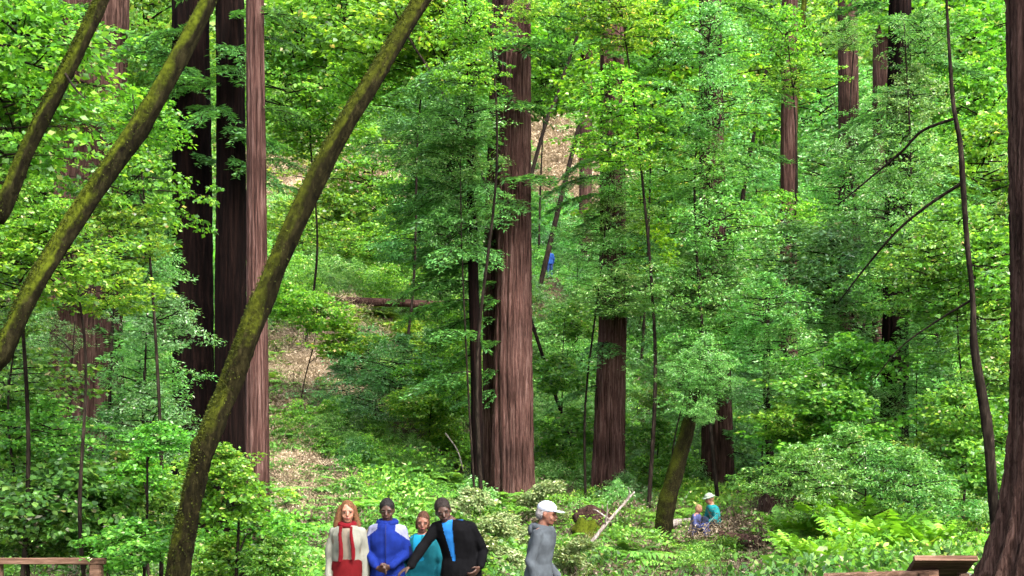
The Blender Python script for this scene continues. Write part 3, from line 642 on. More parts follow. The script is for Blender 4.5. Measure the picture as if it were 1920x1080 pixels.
def scatter(name, meshes, pts, rot, scl, idx, tint, label, cat):
    """uncountable ground cover: one object, plants instanced on points"""
    col = bpy.data.collections.new(name + '_plants')
    for i, m in enumerate(meshes):
        o = bpy.data.objects.new('%s_%02d' % (name, i), m); col.objects.link(o)
    me = bpy.data.meshes.new(name); me.vertices.add(len(pts)); me.vertices.foreach_set('co', np.asarray(pts, np.float32).ravel())
    def at(n, ty, v, f='value'):
        a = me.attributes.new(n, ty, 'POINT'); a.data.foreach_set(f, np.asarray(v).ravel())
    at('rot', 'FLOAT_VECTOR', np.asarray(rot, np.float32), 'vector'); at('scl', 'FLOAT', np.asarray(scl, np.float32)); at('idx', 'INT', np.asarray(idx, np.int32))
    at('tint', 'FLOAT_VECTOR', np.asarray(tint, np.float32), 'vector')
    ng = bpy.data.node_groups.new(name, 'GeometryNodeTree')
    ng.interface.new_socket('Geometry', in_out='INPUT', socket_type='NodeSocketGeometry'); ng.interface.new_socket('Geometry', in_out='OUTPUT', socket_type='NodeSocketGeometry')
    n, l = ng.nodes, ng.links
    gi, go = n.new('NodeGroupInput'), n.new('NodeGroupOutput')
    ip = n.new('GeometryNodeInstanceOnPoints'); ci = n.new('GeometryNodeCollectionInfo')
    ci.inputs['Collection'].default_value = col; ci.inputs['Separate Children'].default_value = True; ci.inputs['Reset Children'].default_value = True
    def na(nm, ty): o = n.new('GeometryNodeInputNamedAttribute'); o.data_type = ty; o.inputs['Name'].default_value = nm; return o.outputs[0]
    l.new(gi.outputs[0], ip.inputs['Points']); l.new(ci.outputs[0], ip.inputs['Instance']); ip.inputs['Pick Instance'].default_value = True
    l.new(na('idx', 'INT'), ip.inputs['Instance Index']); l.new(na('rot', 'FLOAT_VECTOR'), ip.inputs['Rotation']); l.new(na('scl', 'FLOAT'), ip.inputs['Scale'])
    l.new(ip.outputs[0], go.inputs[0])
    o = link(name, me); md = o.modifiers.new('scatter', 'NODES'); md.node_group = ng
    tag(o, label, cat, kind='stuff')
    return o

def field(seed, n, y0, y1, power=1.0, margin=1.15):
    """random places on the ground inside the view"""
    rg = np.random.RandomState(seed); y = y0 + (y1 - y0) * rg.rand(n) ** power
    x = rg.uniform(-1, 1, n) * (y * 960 / F * margin + 1.0)
    return rg, x, y, ground_z(x, y)

def patchy(x, y, seed, f=.12):
    rg = np.random.RandomState(seed)
    return sum(np.sin(x * f * rg.uniform(.5, 2) + y * f * rg.uniform(-1.5, 1.5) + rg.uniform(0, 6.28)) for _ in range(6)) / 6 * 1.6

def colour_field(x, y, rg, seed, spread=.25):
    n = len(x); a = patchy(x, y, seed); b = patchy(x, y, seed + 1)
    v = np.clip(1 + .3 * a + spread * rg.randn(n), .45, 1.7)
    return np.stack([v * (1 + .22 * b), v, v * (1.05 - .35 * b)], -1)

# thicket on the hill
rg, x, y, z = field(1, 6500, 34, 140, 1.3)
keep = (rg.rand(len(x)) > np.clip(dryness(x, y) * 1.25 + bareness(x, y) * 1.2, 0, .97)) & ~((np.abs(x - 71 / F * y) < 1.3) & (y > 56) & (y < 71)) & ~((x > -370 / F * y) & (x < -120 / F * y) & (y > 43.5) & (y < 52.5)); x, y, z = x[keep], y[keep], z[keep]; n = len(x)
tb = colour_field(x, y, rg, 61)
kinds = (patchy(x, y, 77, .09) + .45 * rg.randn(n))
idx = np.where(kinds > .3, rg.randint(0, 3, n), np.where(kinds > -.35, 3 + rg.randint(0, 3, n), 6 + rg.randint(0, 3, n)))
big = np.clip(y / 65., .42, 1.6)
scatter('hillside_thicket', [PROTO[k][0] for k in ('maple0', 'maple1', 'maple2', 'bay0', 'bay1', 'bay2', 'hazel0', 'hazel1', 'hazel2')],
        np.stack([x, y, z + .5 * big], -1), np.stack([rg.uniform(-.2, .2, n), rg.uniform(-.2, .2, n), rg.uniform(0, 6.28, n)], -1), rg.uniform(.35, .8, n) * big, idx, tb * np.array((1.05, 1.1, 1.0)),
        'mixed green thicket covering the steep hillside', 'undergrowth')
# dry brush
rg, x, y, z = field(2, 30000, 24, 120, 1.2); keep = rg.rand(len(x)) < dryness(x, y) * 1.05 - .15; x, y, z = x[keep], y[keep], z[keep]; n = len(x)
scatter('dry_brush', BRUSH, np.stack([x, y, z], -1), np.stack([rg.uniform(-.2, .2, n), rg.uniform(-.2, .2, n), rg.uniform(0, 6.28, n)], -1), rg.uniform(.5, 1.1, n) * np.clip(y / 60., .6, 1.5), rg.randint(0, 2, n), np.ones((n, 3)) * rg.uniform(.9, 1.35, (n, 1)),
        'tan dead twigs and dry leaves on the bare slopes', 'dry brush')
# ferns and herbs
rg, x, y, z = field(3, 6600, 11.5, 57, 1.15)
keep = (rg.rand(len(x)) > np.clip(dryness(x, y) * .5 + bareness(x, y) * 1.2, 0, 1)) & ~((y < 14.6) & (np.abs(x) < 3.2)); x, y, z = x[keep], y[keep], z[keep]; n = len(x)
scatter('fern_cover', FERN + HERB, np.stack([x, y, z - .02], -1), np.stack([rg.uniform(-.15, .15, n), rg.uniform(-.15, .15, n), rg.uniform(0, 6.28, n)], -1), rg.uniform(.6, 1.5, n) * (1 + .35 * patchy(x, y, 5, .5)) * np.where((np.abs(x - 390 / F * y) < 1.6) & (y > 19) & (y < 28), .45, 1), np.where(rg.rand(n) < .80, rg.randint(0, 4, n), rg.randint(4, 7, n)), colour_field(x, y, rg, 91, .28) * np.array((1.25, 1.2, 1.2)) * (1 + .35 * np.exp(-((x + 4.0) / 3.0) ** 2 - ((y - 31) / 9) ** 2))[:, None],
        'ferns and low herbs covering the forest floor', 'ferns')
# dead twigs and fallen leaves between the ferns
rg, x, y, z = field(4, 600, 12, 60, 1.1); n = len(x)
scatter('forest_litter', BRUSH, np.stack([x, y, z + .05], -1), np.stack([rg.uniform(-.3, .3, n), rg.uniform(-.3, .3, n), rg.uniform(0, 6.28, n)], -1), rg.uniform(.4, .9, n), rg.randint(0, 2, n), np.ones((n, 3)) * rg.uniform(.2, .6, (n, 1)),
        'brown twigs and fallen leaves between the ferns', 'litter')
# low shrubs on the valley floor and lower bank
rg, x, y, z = field(5, 230, 19, 42, 1.0); keep = (rg.rand(len(x)) > np.clip(dryness(x, y) + bareness(x, y), 0, .95)) & ~((np.abs(x - 380 / F * y) < 2.2) & (y < 30)) & ~((x > -6) & (x < 1.2) & (y < 30)); x, y, z = x[keep], y[keep], z[keep]; n = len(x)
scatter('low_shrubs', [PROTO[k][0] for k in ('hazel0', 'hazel1', 'hazel2', 'bay0', 'bay1')], np.stack([x, y, z + .25], -1), np.stack([rg.uniform(-.2, .2, n), rg.uniform(-.2, .2, n), rg.uniform(0, 6.28, n)], -1), rg.uniform(.25, .5, n), rg.randint(0, 5, n), colour_field(x, y, rg, 33, .25),
        'low leafy shrubs scattered over the valley floor', 'undergrowth')
# ------------------------------------------------------------------ people
def ell_ring_loft(rings, n=20):
    """closed loft through horizontal ellipses (x, y, z, a, b), lowest first"""
    a = np.linspace(0, 2 * np.pi, n, endpoint=False); v = []
    for (x, y, z, ra, rb) in rings: v.append(np.stack([x + ra * np.cos(a), y + rb * np.sin(a), np.full(n, z)], -1))
    k = len(rings); v = np.concatenate(v + [np.array([rings[0][:3], rings[-1][:3]], float)])
    i, j = np.meshgrid(np.arange(k - 1), np.arange(n), indexing='ij'); j2 = (j + 1) % n
    q = np.stack([i * n + j, i * n + j2, (i + 1) * n + j2, (i + 1) * n + j], -1).reshape(-1, 4)
    jj = np.arange(n); j2 = (jj + 1) % n; c = k * n
    q = np.concatenate([q, np.stack([np.full(n, c), j2, jj, jj], -1), np.stack([np.full(n, c + 1), (k - 1) * n + jj, (k - 1) * n + j2, (k - 1) * n + j2], -1)])
    return v, q

def capsule(p0, p1, r0, r1, n=12):
    p0, p1 = np.asarray(p0, float), np.asarray(p1, float); d = p1 - p0; L = max(np.linalg.norm(d), 1e-5); d = d / L
    t, r = [], []
    for k in range(4): f = math.pi / 2 * (1 - k / 4); t.append(-r0 * math.sin(f)); r.append(max(r0 * math.cos(f), 1e-4))
    for k in range(5): t.append(L * k / 4); r.append(r0 + (r1 - r0) * k / 4)
    for k in range(1, 5): f = math.pi / 2 * k / 4; t.append(L + r1 * math.sin(f)); r.append(max(r1 * math.cos(f), 1e-4))
    return tube(p0 + np.array(t)[:, None] * d, r, n, True)

def ellipsoid(c, r, n=14):
    k = np.linspace(-1, 1, 9) * math.pi / 2 * .98
    return ell_ring_loft([(c[0], c[1], c[2] + r[2] * math.sin(f), r[0] * math.cos(f), r[1] * math.cos(f)) for f in k], n)

def remesh(name, pieces, voxel, smooth, mats, fold=0, cut=None, mat_fn=None, seed=0):
    g = Geo()
    for v, q in pieces: g.add(v, q)
    o = bpy.data.objects.new('temporary', g.mesh('temporary', [])); COL.objects.link(o)
    m = o.modifiers.new('r', 'REMESH'); m.mode = 'VOXEL'; m.voxel_size = voxel; m.use_smooth_shade = True
    if smooth: m = o.modifiers.new('s', 'SMOOTH'); m.factor = .5; m.iterations = smooth
    dg = bpy.context.evaluated_depsgraph_get(); me = bpy.data.meshes.new_from_object(o.evaluated_get(dg)); me.name = name
    old = o.data; bpy.data.objects.remove(o); bpy.data.meshes.remove(old)
    nv = len(me.vertices); co = np.empty(nv * 3, np.float32); me.vertices.foreach_get('co', co); co = co.reshape(-1, 3)
    if fold:
        no = np.empty(nv * 3, np.float32); me.vertices.foreach_get('normal', no); no = no.reshape(-1, 3); rg = np.random.RandomState(seed)
        f = 0
        for k in range(5):
            w = rg.randn(3) * np.array((10, 10, 20)); f = f + np.sin(co @ w + rg.uniform(0, 6.28) + 1.5 * np.sin(co @ (rg.randn(3) * 9)))
        co = co + no * (f / 5 * fold)[:, None].astype(np.float32); me.vertices.foreach_set('co', co.astype(np.float32).ravel())
    nf = len(me.polygons); cen = np.empty(nf * 3, np.float32); me.update(); me.polygons.foreach_get('center', cen); cen = cen.reshape(-1, 3)
    if cut is not None:
        import bmesh
        bm = bmesh.new(); bm.from_mesh(me); bm.faces.ensure_lookup_table(); sel = np.nonzero(cut(cen))[0]
        bmesh.ops.delete(bm, geom=[bm.faces[i] for i in sel], context='FACES'); bm.to_mesh(me); bm.free()
        nf = len(me.polygons); cen = np.empty(nf * 3, np.float32); me.polygons.foreach_get('center', cen); cen = cen.reshape(-1, 3)
    me.materials.clear()
    for mm in (mats if isinstance(mats, (list, tuple)) else [mats]): me.materials.append(mm)
    mi = np.zeros(nf, np.int32) if mat_fn is None else mat_fn(cen).astype(np.int32)
    me.polygons.foreach_set('material_index', mi); me.polygons.foreach_set('use_smooth', np.ones(nf, bool)); me.update()
    return me

def skin_mat(name, c):
    m, n, l, b, out = newmat(name)
    tc = node(n, 'ShaderNodeTexCoord'); n1 = node(n, 'ShaderNodeTexNoise', i_Scale=25., i_Detail=3.); l.new(tc.outputs['Object'], n1.inputs['Vector'])
    cr = ramp(n, [(.3, tuple(x * .85 for x in c)), (.7, (min(1, c[0] * 1.12), c[1] * 1.05, c[2]))]); l.new(n1.outputs[0], cr.inputs[0])
    l.new(cr.outputs[0], b.inputs['Base Color']); b.inputs['Roughness'].default_value = .55; b.inputs['Subsurface Weight'].default_value = .1; b.inputs['Subsurface Scale'].default_value = .01
    return m

def hand(w, d, pn, thumb, curl=.5, s=1.0):
    """palm, four fingers and a thumb beyond the wrist w along d; pn palm normal; thumb: sideways direction"""
    w, d, pn, th = (np.asarray(a, float) for a in (w, d, pn, thumb)); d = nrm(d); th = nrm(th - d * (th @ d)); pn = nrm(np.cross(d, th) * np.sign(np.cross(d, th) @ pn + 1e-9))
    out = []
    for k in (-1, -.33, .33, 1): out.append(capsule(w + th * .018 * k * s, w + (d * .075 + th * .027 * k) * s, .014 * s, .012 * s, 8))
    for k, ln in ((1, .068), (.33, .078), (-.33, .072), (-1, .055)):
        a = w + (d * .078 + th * .028 * k) * s; c1 = curl; b = a + nrm(d * math.cos(c1) + pn * math.sin(c1)) * ln * .55 * s
        c2 = curl * 2.0; e = b + nrm(d * math.cos(c2) + pn * math.sin(c2)) * ln * .45 * s
        out += [capsule(a, b, .0095 * s, .0088 * s, 8), capsule(b, e, .0088 * s, .0075 * s, 8)]
    a = w + (d * .022 + th * .030) * s; b = a + nrm(d * .7 + th * .75 + pn * .3) * .038 * s; e = b + nrm(d * .9 + th * .25 + pn * .45) * .030 * s
    out += [capsule(a, b, .0125 * s, .0105 * s, 8), capsule(b, e, .0105 * s, .0085 * s, 8)]
    return out

def person(label, loc, rz, skin, hair_c, arms, H=1.7, lean=0.0, fwd=0.0, head=(0, 0, 0), head_off=(0, 0, 0), jacket=None, trousers=None, shirt=None, hair='short', sit=None, vox=.009, jw=1.0, hem=.82, extra=None, female=False, legs=None, seed=0, shoulders=.172):
    s = H / 1.7; t = thing('person', loc, label, 'person', None, rz)
    dz = 0 if sit is None else sit - .90
    def bend(p):
        """carry an upright upper-body point into the pose (lean sideways, forward)"""
        p = np.array(p, float); k = np.clip((p[..., 2] - .95) / .5, 0, 1.3); k = k * k * (3 - 2 * np.minimum(k, 1)) if np.ndim(k) == 0 else k
        p[..., 0] = p[..., 0] + lean * k; p[..., 1] = p[..., 1] + fwd * k; p[..., 2] = p[..., 2] + dz; return p * s
    def rings(infl, z0=.80, z1=1.46):
        base = [(.80, .150, .112), (.88, .165, .122), (.96, .160, .118), (1.06, .138, .102), (1.16, .146, .110), (1.26, .162, .120), (1.34, .170, .115), (1.40, .145, .095), (1.44, .085, .075), (1.47, .058, .06)]
        if female: base = [(z, a * (.93 if z > 1.1 else 1.02) * (.92 if 1.0 < z < 1.12 else 1), b) for z, a, b in base]
        o = []
        for z, a, b in base:
            if z < z0 - 1e-6 or z > z1 + 1e-6: continue
            c = bend((0, 0, z)); o.append((c[0], c[1], c[2], (a * (1 if z > 1.3 else jw if infl > .02 else 1) + infl) * s, (b + infl) * s))
        return o
    # head, about its own chin point
    hc = bend((0, .012, 1.475)) + np.array(head_off) * s; Mh = np.array(Euler((R(head[0]), R(head[1]), R(head[2])), 'XYZ').to_matrix())
    def hp(v): return (np.asarray(v, float) * s) @ Mh.T + hc
    hd = ell_ring_loft([(0, -.052, -.002, .018, .02), (0, -.035, .012, .038, .045), (0, -.015, .035, .052, .068), (0, -.002, .07, .063, .086), (0, .004, .11, .070, .095), (0, .008, .15, .072, .098), (0, .01, .185, .062, .085), (0, .01, .212, .040, .058), (0, .01, .226, .012, .018)])
    feats = [capsule((0, -.088, .115), (0, -.108, .082), .009, .014, 10), ellipsoid((.074, .012, .1), (.010, .02, .032)), ellipsoid((-.074, .012, .1), (.010, .02, .032)),
             ellipsoid((0, -.078, .052), (.03, .018, .012)), capsule((-.045, -.08, .128), (.045, -.08, .128), .012, .012, 8), ellipsoid((.036, -.060, .070), (.022, .02, .026)), ellipsoid((-.036, -.060, .070), (.022, .02, .026)), ellipsoid((0, -.06, .018), (.022, .022, .016))]
    P_ = [(hp(v), q) for v, q in [hd] + feats]
    P_.append(capsule(bend((0, .02, 1.40)), hp((0, .018, .04)), .056 * s, .052 * s))
    P_.append(ell_ring_loft(rings(0)))
    sh = {-1: bend((-shoulders, .01, 1.362)), 1: bend((shoulders, .01, 1.362))}
    arm_c = []
    for sd in (-1, 1):
        el, wr, hdir, pn, th, curl = arms[sd]; el, wr = bend(el), bend(wr)
        P_ += [capsule(sh[sd], el, .050 * s, .038 * s), capsule(el, wr, .037 * s, .025 * s), capsule(bend((sd * .06, .01, 1.39)), sh[sd], .06 * s, .052 * s)] + hand(wr + nrm(np.array(hdir, float)) * .012, hdir, pn, th, curl, s)
        arm_c.append((sh[sd], el, wr, sd))
    legj = {}
    for sd in (-1, 1):
        if legs: hip, kn, an = [np.array(p, float) * s for p in legs[sd]]
        elif sit is not None: hip, kn, an = (np.array(p) * s for p in ((sd * .09, 0, sit + .0), (sd * .13, -.36, sit + .22), (sd * .12, -.42, .08)))
        else: hip, kn, an = (np.array(p) * s for p in ((sd * .09, 0, .90), (sd * .10, -.012, .49), (sd * .10, .02, .09)))
        legj[sd] = (hip, kn, an); toe = an + np.array((sd * .03, -.13, -.045)) * s
        P_ += [capsule(hip, kn, .085 * s, .055 * s), capsule(kn, an, .054 * s, .036 * s), capsule(an + np.array((0, .03, -.035)) * s, toe, .036 * s, .03 * s)]
    link('body', remesh('body', P_, vox, 2, skin), t)
    # face
    dk = MAT_EYE
    for sd in (-1, 1):
        v, q = ellipsoid((sd * .030, -.0875, .112), (.0105, .006, .0048), 10); Geo().add(hp(v), q).obj('eye', dk, t)
        v, q = capsule((sd * .018, -.094, .131), (sd * .046, -.086, .131), .0045, .003, 6); Geo().add(hp(v), q).obj('eyebrow', hair_c, t)
    v, q = ellipsoid((0, -.0955, .052), (.024, .006, .0075), 10); Geo().add(hp(v), q).obj('lips', MAT_LIPS_D if skin is deep else MAT_LIPS, t)
    # hair
    if hair in ('short', 'bob', 'long'):
        hs = [ellipsoid((0, .016, .148), (.080, .103, .092)), ellipsoid((0, .035, .10), (.076, .085, .085))]
        if hair == 'bob': hs += [ellipsoid((sd * .062, .02, .09), (.026, .06, .075)) for sd in (-1, 1)]
        if hair == 'long':
            hs += [capsule((sd * .070, .005, .15), (sd * .108, -.01, -.045), .032, .042) for sd in (-1, 1)] + [capsule((0, .07, .1), (0, .075, -.06), .07, .075), capsule((.05, .05, .1), (.065, .045, -.07), .05, .05), capsule((-.05, .05, .1), (-.065, .045, -.07), .05, .05)]
        hl = .175 if hair == 'short' else .180
        cutf = (lambda c: (c[:, 1] < -.02) & ((c[:, 0] / .056) ** 2 + ((c[:, 2] - .085) / .092) ** 2 < 1)) if hair != 'short' else (lambda c: ((c[:, 1] < -.005) & ((c[:, 0] / .068) ** 2 + ((c[:, 2] - .085) / .092) ** 2 < 1)) | ((c[:, 2] < .10) & (c[:, 1] < .03)) | (c[:, 2] < .045))
        me = remesh('hair', hs, .0065, 1, hair_c, .010, cutf, seed=seed)
        co = np.empty(len(me.vertices) * 3, np.float32); me.vertices.foreach_get('co', co); me.vertices.foreach_set('co', hp(co.reshape(-1, 3)).astype(np.float32).ravel()); me.update()
        link('hair', me, t)
    # clothes
    if shirt is not None:
        link('shirt', remesh('shirt', [ell_ring_loft(rings(.016, .80, 1.44))], .012, 3, shirt, .002, seed=seed), t)
    if trousers is not None:
        tp = [ell_ring_loft([(c[0], c[1], c[2], a, b) for c, a, b in [(bend((0, 0, z)), (w + .014) * s, (d_ + .014) * s) for z, w, d_ in ((.80, .15, .112), (.88, .165, .122), (.97, .16, .118), (1.03, .143, .105))]])]
        for sd in (-1, 1):
            hip, kn, an = legj[sd]; tp += [capsule(hip, kn, .098 * s, .075 * s), capsule(kn, an + np.array((0, 0, .02)) * s, .073 * s, .062 * s)]
        link('trousers', remesh('trousers', tp, .013, 3, trousers, .004, seed=seed + 1), t)
        for sd in (-1, 1):
            an = legj[sd][2]; v1 = capsule(an + np.array((0, .035, -.04)) * s, an + np.array((sd * .03, -.14, -.045)) * s, .046 * s, .042 * s)
            link('shoe', remesh('shoe', [v1, capsule(an, an + np.array((0, .01, -.04)) * s, .046 * s, .046 * s)], .012, 2, MAT_SHOE), t)
    if jacket is not None:
        mats, cut, mat_fn = jacket
        jp = [ell_ring_loft(rings(.024, max(hem, .80), 1.44))]
        if hem < .80: c = bend((0, 0, hem)); jp.append(ell_ring_loft([(c[0], c[1], c[2], .19 * s * jw, .145 * s)] + rings(.0245, .80, 1.06)))
        for a, el, wr, sd in arm_c:
            cuff = el + (wr - el) * .93
            jp += [capsule(bend((sd * .055, .01, 1.395)), a, .062 * s, .060 * s), capsule(a, el, .063 * s, .052 * s), capsule(el, cuff, .052 * s, .041 * s)]
        link('jacket', remesh('jacket', jp, .0085 if vox < .01 else .013, 4, mats, .014, (lambda c: cut(c / s)) if cut else None, (lambda c: mat_fn(c / s)) if mat_fn else None, seed=seed + 2), t)
    if extra: extra(t, hp, bend, s)
    return t

MAT_EYE = plain_mat('eye', (.02, .015, .012), .3, .1, 5, 0)
MAT_LIPS = plain_mat('lips', (.15, .04, .035), .5, .1, 20, 0); MAT_LIPS_D = plain_mat('dark lips', (.03, .010, .009), .5, .1, 20, 0)
MAT_SHOE = plain_mat('dark shoe', (.02, .018, .016), .5)
fair, tan, deep = skin_mat('fair skin', (.20, .094, .062)), skin_mat('tanned skin', (.115, .050, .032)), skin_mat('brown skin', (.036, .017, .011))
def hm(n, c): return plain_mat(n, c, .6, .5, 60, .5, .05)
def fab(n, c, var=.12, spec=.08): return plain_mat(n, c, .9, var + .08, 9, .7, spec)
down = (0, 0, -1)
GY = 12.9
def spot(px, Y): x = (px - 960) / F * Y; return (x, Y, gz(x, Y))

# woman with the red scarf
def scarf(t, hp, bend, s):
    red = fab('red scarf', (.075, .0025, .005)); rg = np.random.RandomState(3)
    g = [capsule(bend((math.cos(a) * .075, math.sin(a) * .075 - .005, 1.455 - .02 * math.sin(-a))), bend((math.cos(a + .5) * .075, math.sin(a + .5) * .075 - .005, 1.455 - .02 * math.sin(-a - .5))), .034, .034, 10) for a in np.arange(0, 6.28, .5)]
    for sx, zb, w in ((-.052, 1.06, .022), (.056, 1.08, .020)):
        r_ = [(sx * (1.25 - .25 * k) + .008 * math.sin(6 * k), -.15 - .02 * math.sin(k * 3) - .012, zb + (1.44 - zb) * k, w * (1.2 - .25 * k), .012) for k in np.linspace(0, 1, 9)]
        v, q = ell_ring_loft(r_, 12); g.append((bend(v), q))
    link('scarf', remesh('scarf', g, .009, 2, red, .004, seed=4), t)
    link('red_top', remesh('red_top', [ell_ring_loft([(0, 0, z, a, b) for z, a, b in ((.80, .172, .140), (.9, .176, .142), (1.0, .168, .136), (1.075, .146, .121))])], .012, 2, fab('red cloth', (.055, .002, .003)), .004, seed=5), t)
cream_c = fab('cream cloth', (.118, .118, .098))
person('woman in cream jacket with red scarf and long fair hair', spot(651, GY), R(4), fair, hm('auburn blond hair', (.065, .030, .014)),
       {-1: ((-.190, .03, 1.10), (-.185, -.05, .86), (.05, -.1, -1), (1, 0, 0), (0, -1, 0), .4), 1: ((.190, .03, 1.10), (.190, -.05, .86), (-.05, -.1, -1), (-1, 0, 0), (0, -1, 0), .4)},
       H=1.67, head=(4, 0, 6), hair='long', female=True, shirt=fab('pale beige blouse', (.105, .085, .066)), trousers=fab('black trousers', (.01, .01, .012)), hem=.98,
       jacket=([cream_c], lambda c: (c[:, 1] < -.06) & (np.abs(c[:, 0]) < .045 + .05 * (1.42 - c[:, 2]) + .30 * np.clip(1.14 - c[:, 2], 0, 1)) , None), extra=scarf, seed=1, shoulders=.145)

# man in the blue jacket, hands folded
blue, white_p = fab('royal blue shell', (.003, .010, .085)), fab('pale lavender panel', (.115, .12, .18))
def collar(t, hp, bend, s):
    link('hood_collar', remesh('hood_collar', [capsule(bend((math.cos(a) * .085, math.sin(a) * .08 + .01, 1.45 + .012 * math.sin(a))), bend((math.cos(a + .5) * .085, math.sin(a + .5) * .08 + .01, 1.45 + .012 * math.sin(a + .5))), .036, .036, 10) for a in np.arange(-1.1, 4.2, .4)], .01, 2, blue, .004, seed=9), t)
    v, q = box((0, -.158, 1.22), (.006, .01, .42)); Geo().add(bend(v) + np.array((0, -.0, 0)), q).obj('zip', fab('dark zip', (.01, .012, .05)), t)
person('man in royal blue jacket with pale shoulders, hands folded', spot(726, GY + .1), 0, deep, hm('black hair', (.008, .007, .007)),
       {-1: ((-.215, -.01, 1.13), (-.085, -.225, .99), (.9, -.25, -.25), (0, .5, -1), (0, -.4, .8), .7), 1: ((.215, -.01, 1.13), (.055, -.215, 1.00), (-.9, -.35, -.3), (0, .5, -1), (0, -.4, .8), .7)},
       H=1.69, head=(12, 0, 0), hair='short', trousers=fab('navy trousers', (.008, .010, .022)), hem=.86, jw=1.03,
       jacket=([blue, white_p, fab('dark side panel', (.002, .004, .025))], None, lambda c: np.where((np.abs(c[:, 0]) > .095) & (c[:, 2] > np.where(c[:, 0] > 0, 1.365, 1.385) - .75 * (np.abs(c[:, 0]) - .095)), 1, np.where((np.abs(c[:, 0]) > .235) & (c[:, 2] < 1.2), 2, 0))), extra=collar, seed=2, shoulders=.155)

# older woman in teal
teal, cyan = fab('teal cloth', (.004, .060, .078)), fab('bright cyan cloth', (.006, .12, .21))
person('short haired older woman in teal, behind the outstretched dark arm', spot(791, GY + .22), R(-8), tan, hm('grey brown hair', (.035, .016, .010)),
       {-1: ((-.225, .02, 1.10), (-.20, -.10, .88), (.1, -.2, -1), (1, 0, 0), (0, -1, 0), .5), 1: ((.225, .02, 1.10), (.20, -.10, .88), (-.1, -.2, -1), (-1, 0, 0), (0, -1, 0), .5)},
       H=1.545, head=(8, 4, 12), hair='bob', female=True, shirt=cyan, trousers=fab('dark teal trousers', (.01, .05, .07)), hem=.84, jw=1.08,
       jacket=([teal], lambda c: (c[:, 1] < -.06) & (np.abs(c[:, 0] + .03) < .045) & (c[:, 2] > 1.18), None), seed=3, shoulders=.15)

# man in the black suit, leaning and reaching across
black = fab('black suit cloth', (.0022, .0022, .0026), .3, .03)
person('man in black suit and blue shirt leaning left with arm outstretched', spot(865, GY - .25), R(-6), deep, hm('cropped dark hair', (.012, .009, .008)),
       {-1: ((-.34, -.18, 1.16), (-.45, -.31, 1.0), (-.75, -.3, -.45), (0, -.2, -1), (.4, -.9, 0), .25), 1: ((.235, .05, 1.13), (.20, -.09, .98), (-.5, -.5, -.6), (-1, 0, 0), (0, -.6, .6), .5)},
       H=1.76, lean=-.075, fwd=-.05, head=(14, -14, 8), head_off=(-.062, -.02, -.05), hair='short', shirt=fab('bright blue shirt', (.010, .085, .25)), trousers=fab('black trousers', (.003, .003, .0035), .12, .03), hem=.74, jw=1.08,
       jacket=([black], lambda c: (c[:, 1] < -.05) & (np.abs(c[:, 0] + .055 + .17 * (c[:, 2] - 1.05)) < .018 + .10 * np.clip(c[:, 2] - 1.05, 0, .4)) & (c[:, 2] > 1.04), None), seed=4, shoulders=.165)

# walker with the cap
grey_h = fab('grey hooded top', (.036, .042, .048), .25)
def cap_hood(t, hp, bend, s):
    wc = fab('white cap', (.25, .265, .31))
    me = remesh('cap', [ellipsoid((0, .008, .165), (.084, .106, .078))], .008, 2, wc, .002, lambda c: c[:, 2] < .142)
    co = np.empty(len(me.vertices) * 3, np.float32); me.vertices.foreach_get('co', co); me.vertices.foreach_set('co', hp(co.reshape(-1, 3)).astype(np.float32).ravel()); me.update(); c = link('cap', me, t)
    v, q = ell_ring_loft([(0, -.115, .142, .066, .068), (0, -.113, .149, .067, .069), (0, -.110, .154, .062, .062)], 24); Geo().add(hp(v), q).obj('brim', wc, c)
    link('hood', remesh('hood', [capsule(bend((math.cos(a) * .08, math.sin(a) * .075 + .02, 1.43 + .015 * math.sin(a))), bend((math.cos(a + .5) * .08, math.sin(a + .5) * .075 + .02, 1.43 + .015 * math.sin(a + .5))), .036, .036, 10) for a in np.arange(-.8, 3.9, .4)] + [ellipsoid(bend((0, .115, 1.40)), (.09, .045, .075))], .01, 2, grey_h, .004, seed=19), t)
person('man in white cap and grey hooded top walking right', spot(1010, 12.6), R(76), tan, hm('grey hair', (.12, .11, .11)),
       {-1: ((-.20, .05, 1.10), (-.19, -.02, .85), (.05, -.2, -1), (1, 0, 0), (0, -1, 0), .5), 1: ((.235, .03, 1.10), (.215, -.16, .90), (-.05, -.4, -1), (-1, 0, 0), (0, -1, 0), .5)},
       H=1.68, fwd=-.05, head=(8, 0, 0), head_off=(0, -.03, -.01), hair='short', trousers=fab('blue grey trousers', (.05, .06, .085)), hem=.84, jw=1.05,
       jacket=([grey_h], None, None), extra=cap_hood, seed=5,
       legs={-1: ((-.09, 0, .90), (-.10, -.10, .50), (-.10, -.16, .09)), 1: ((.09, 0, .90), (.10, .02, .48), (.10, .22, .12))})

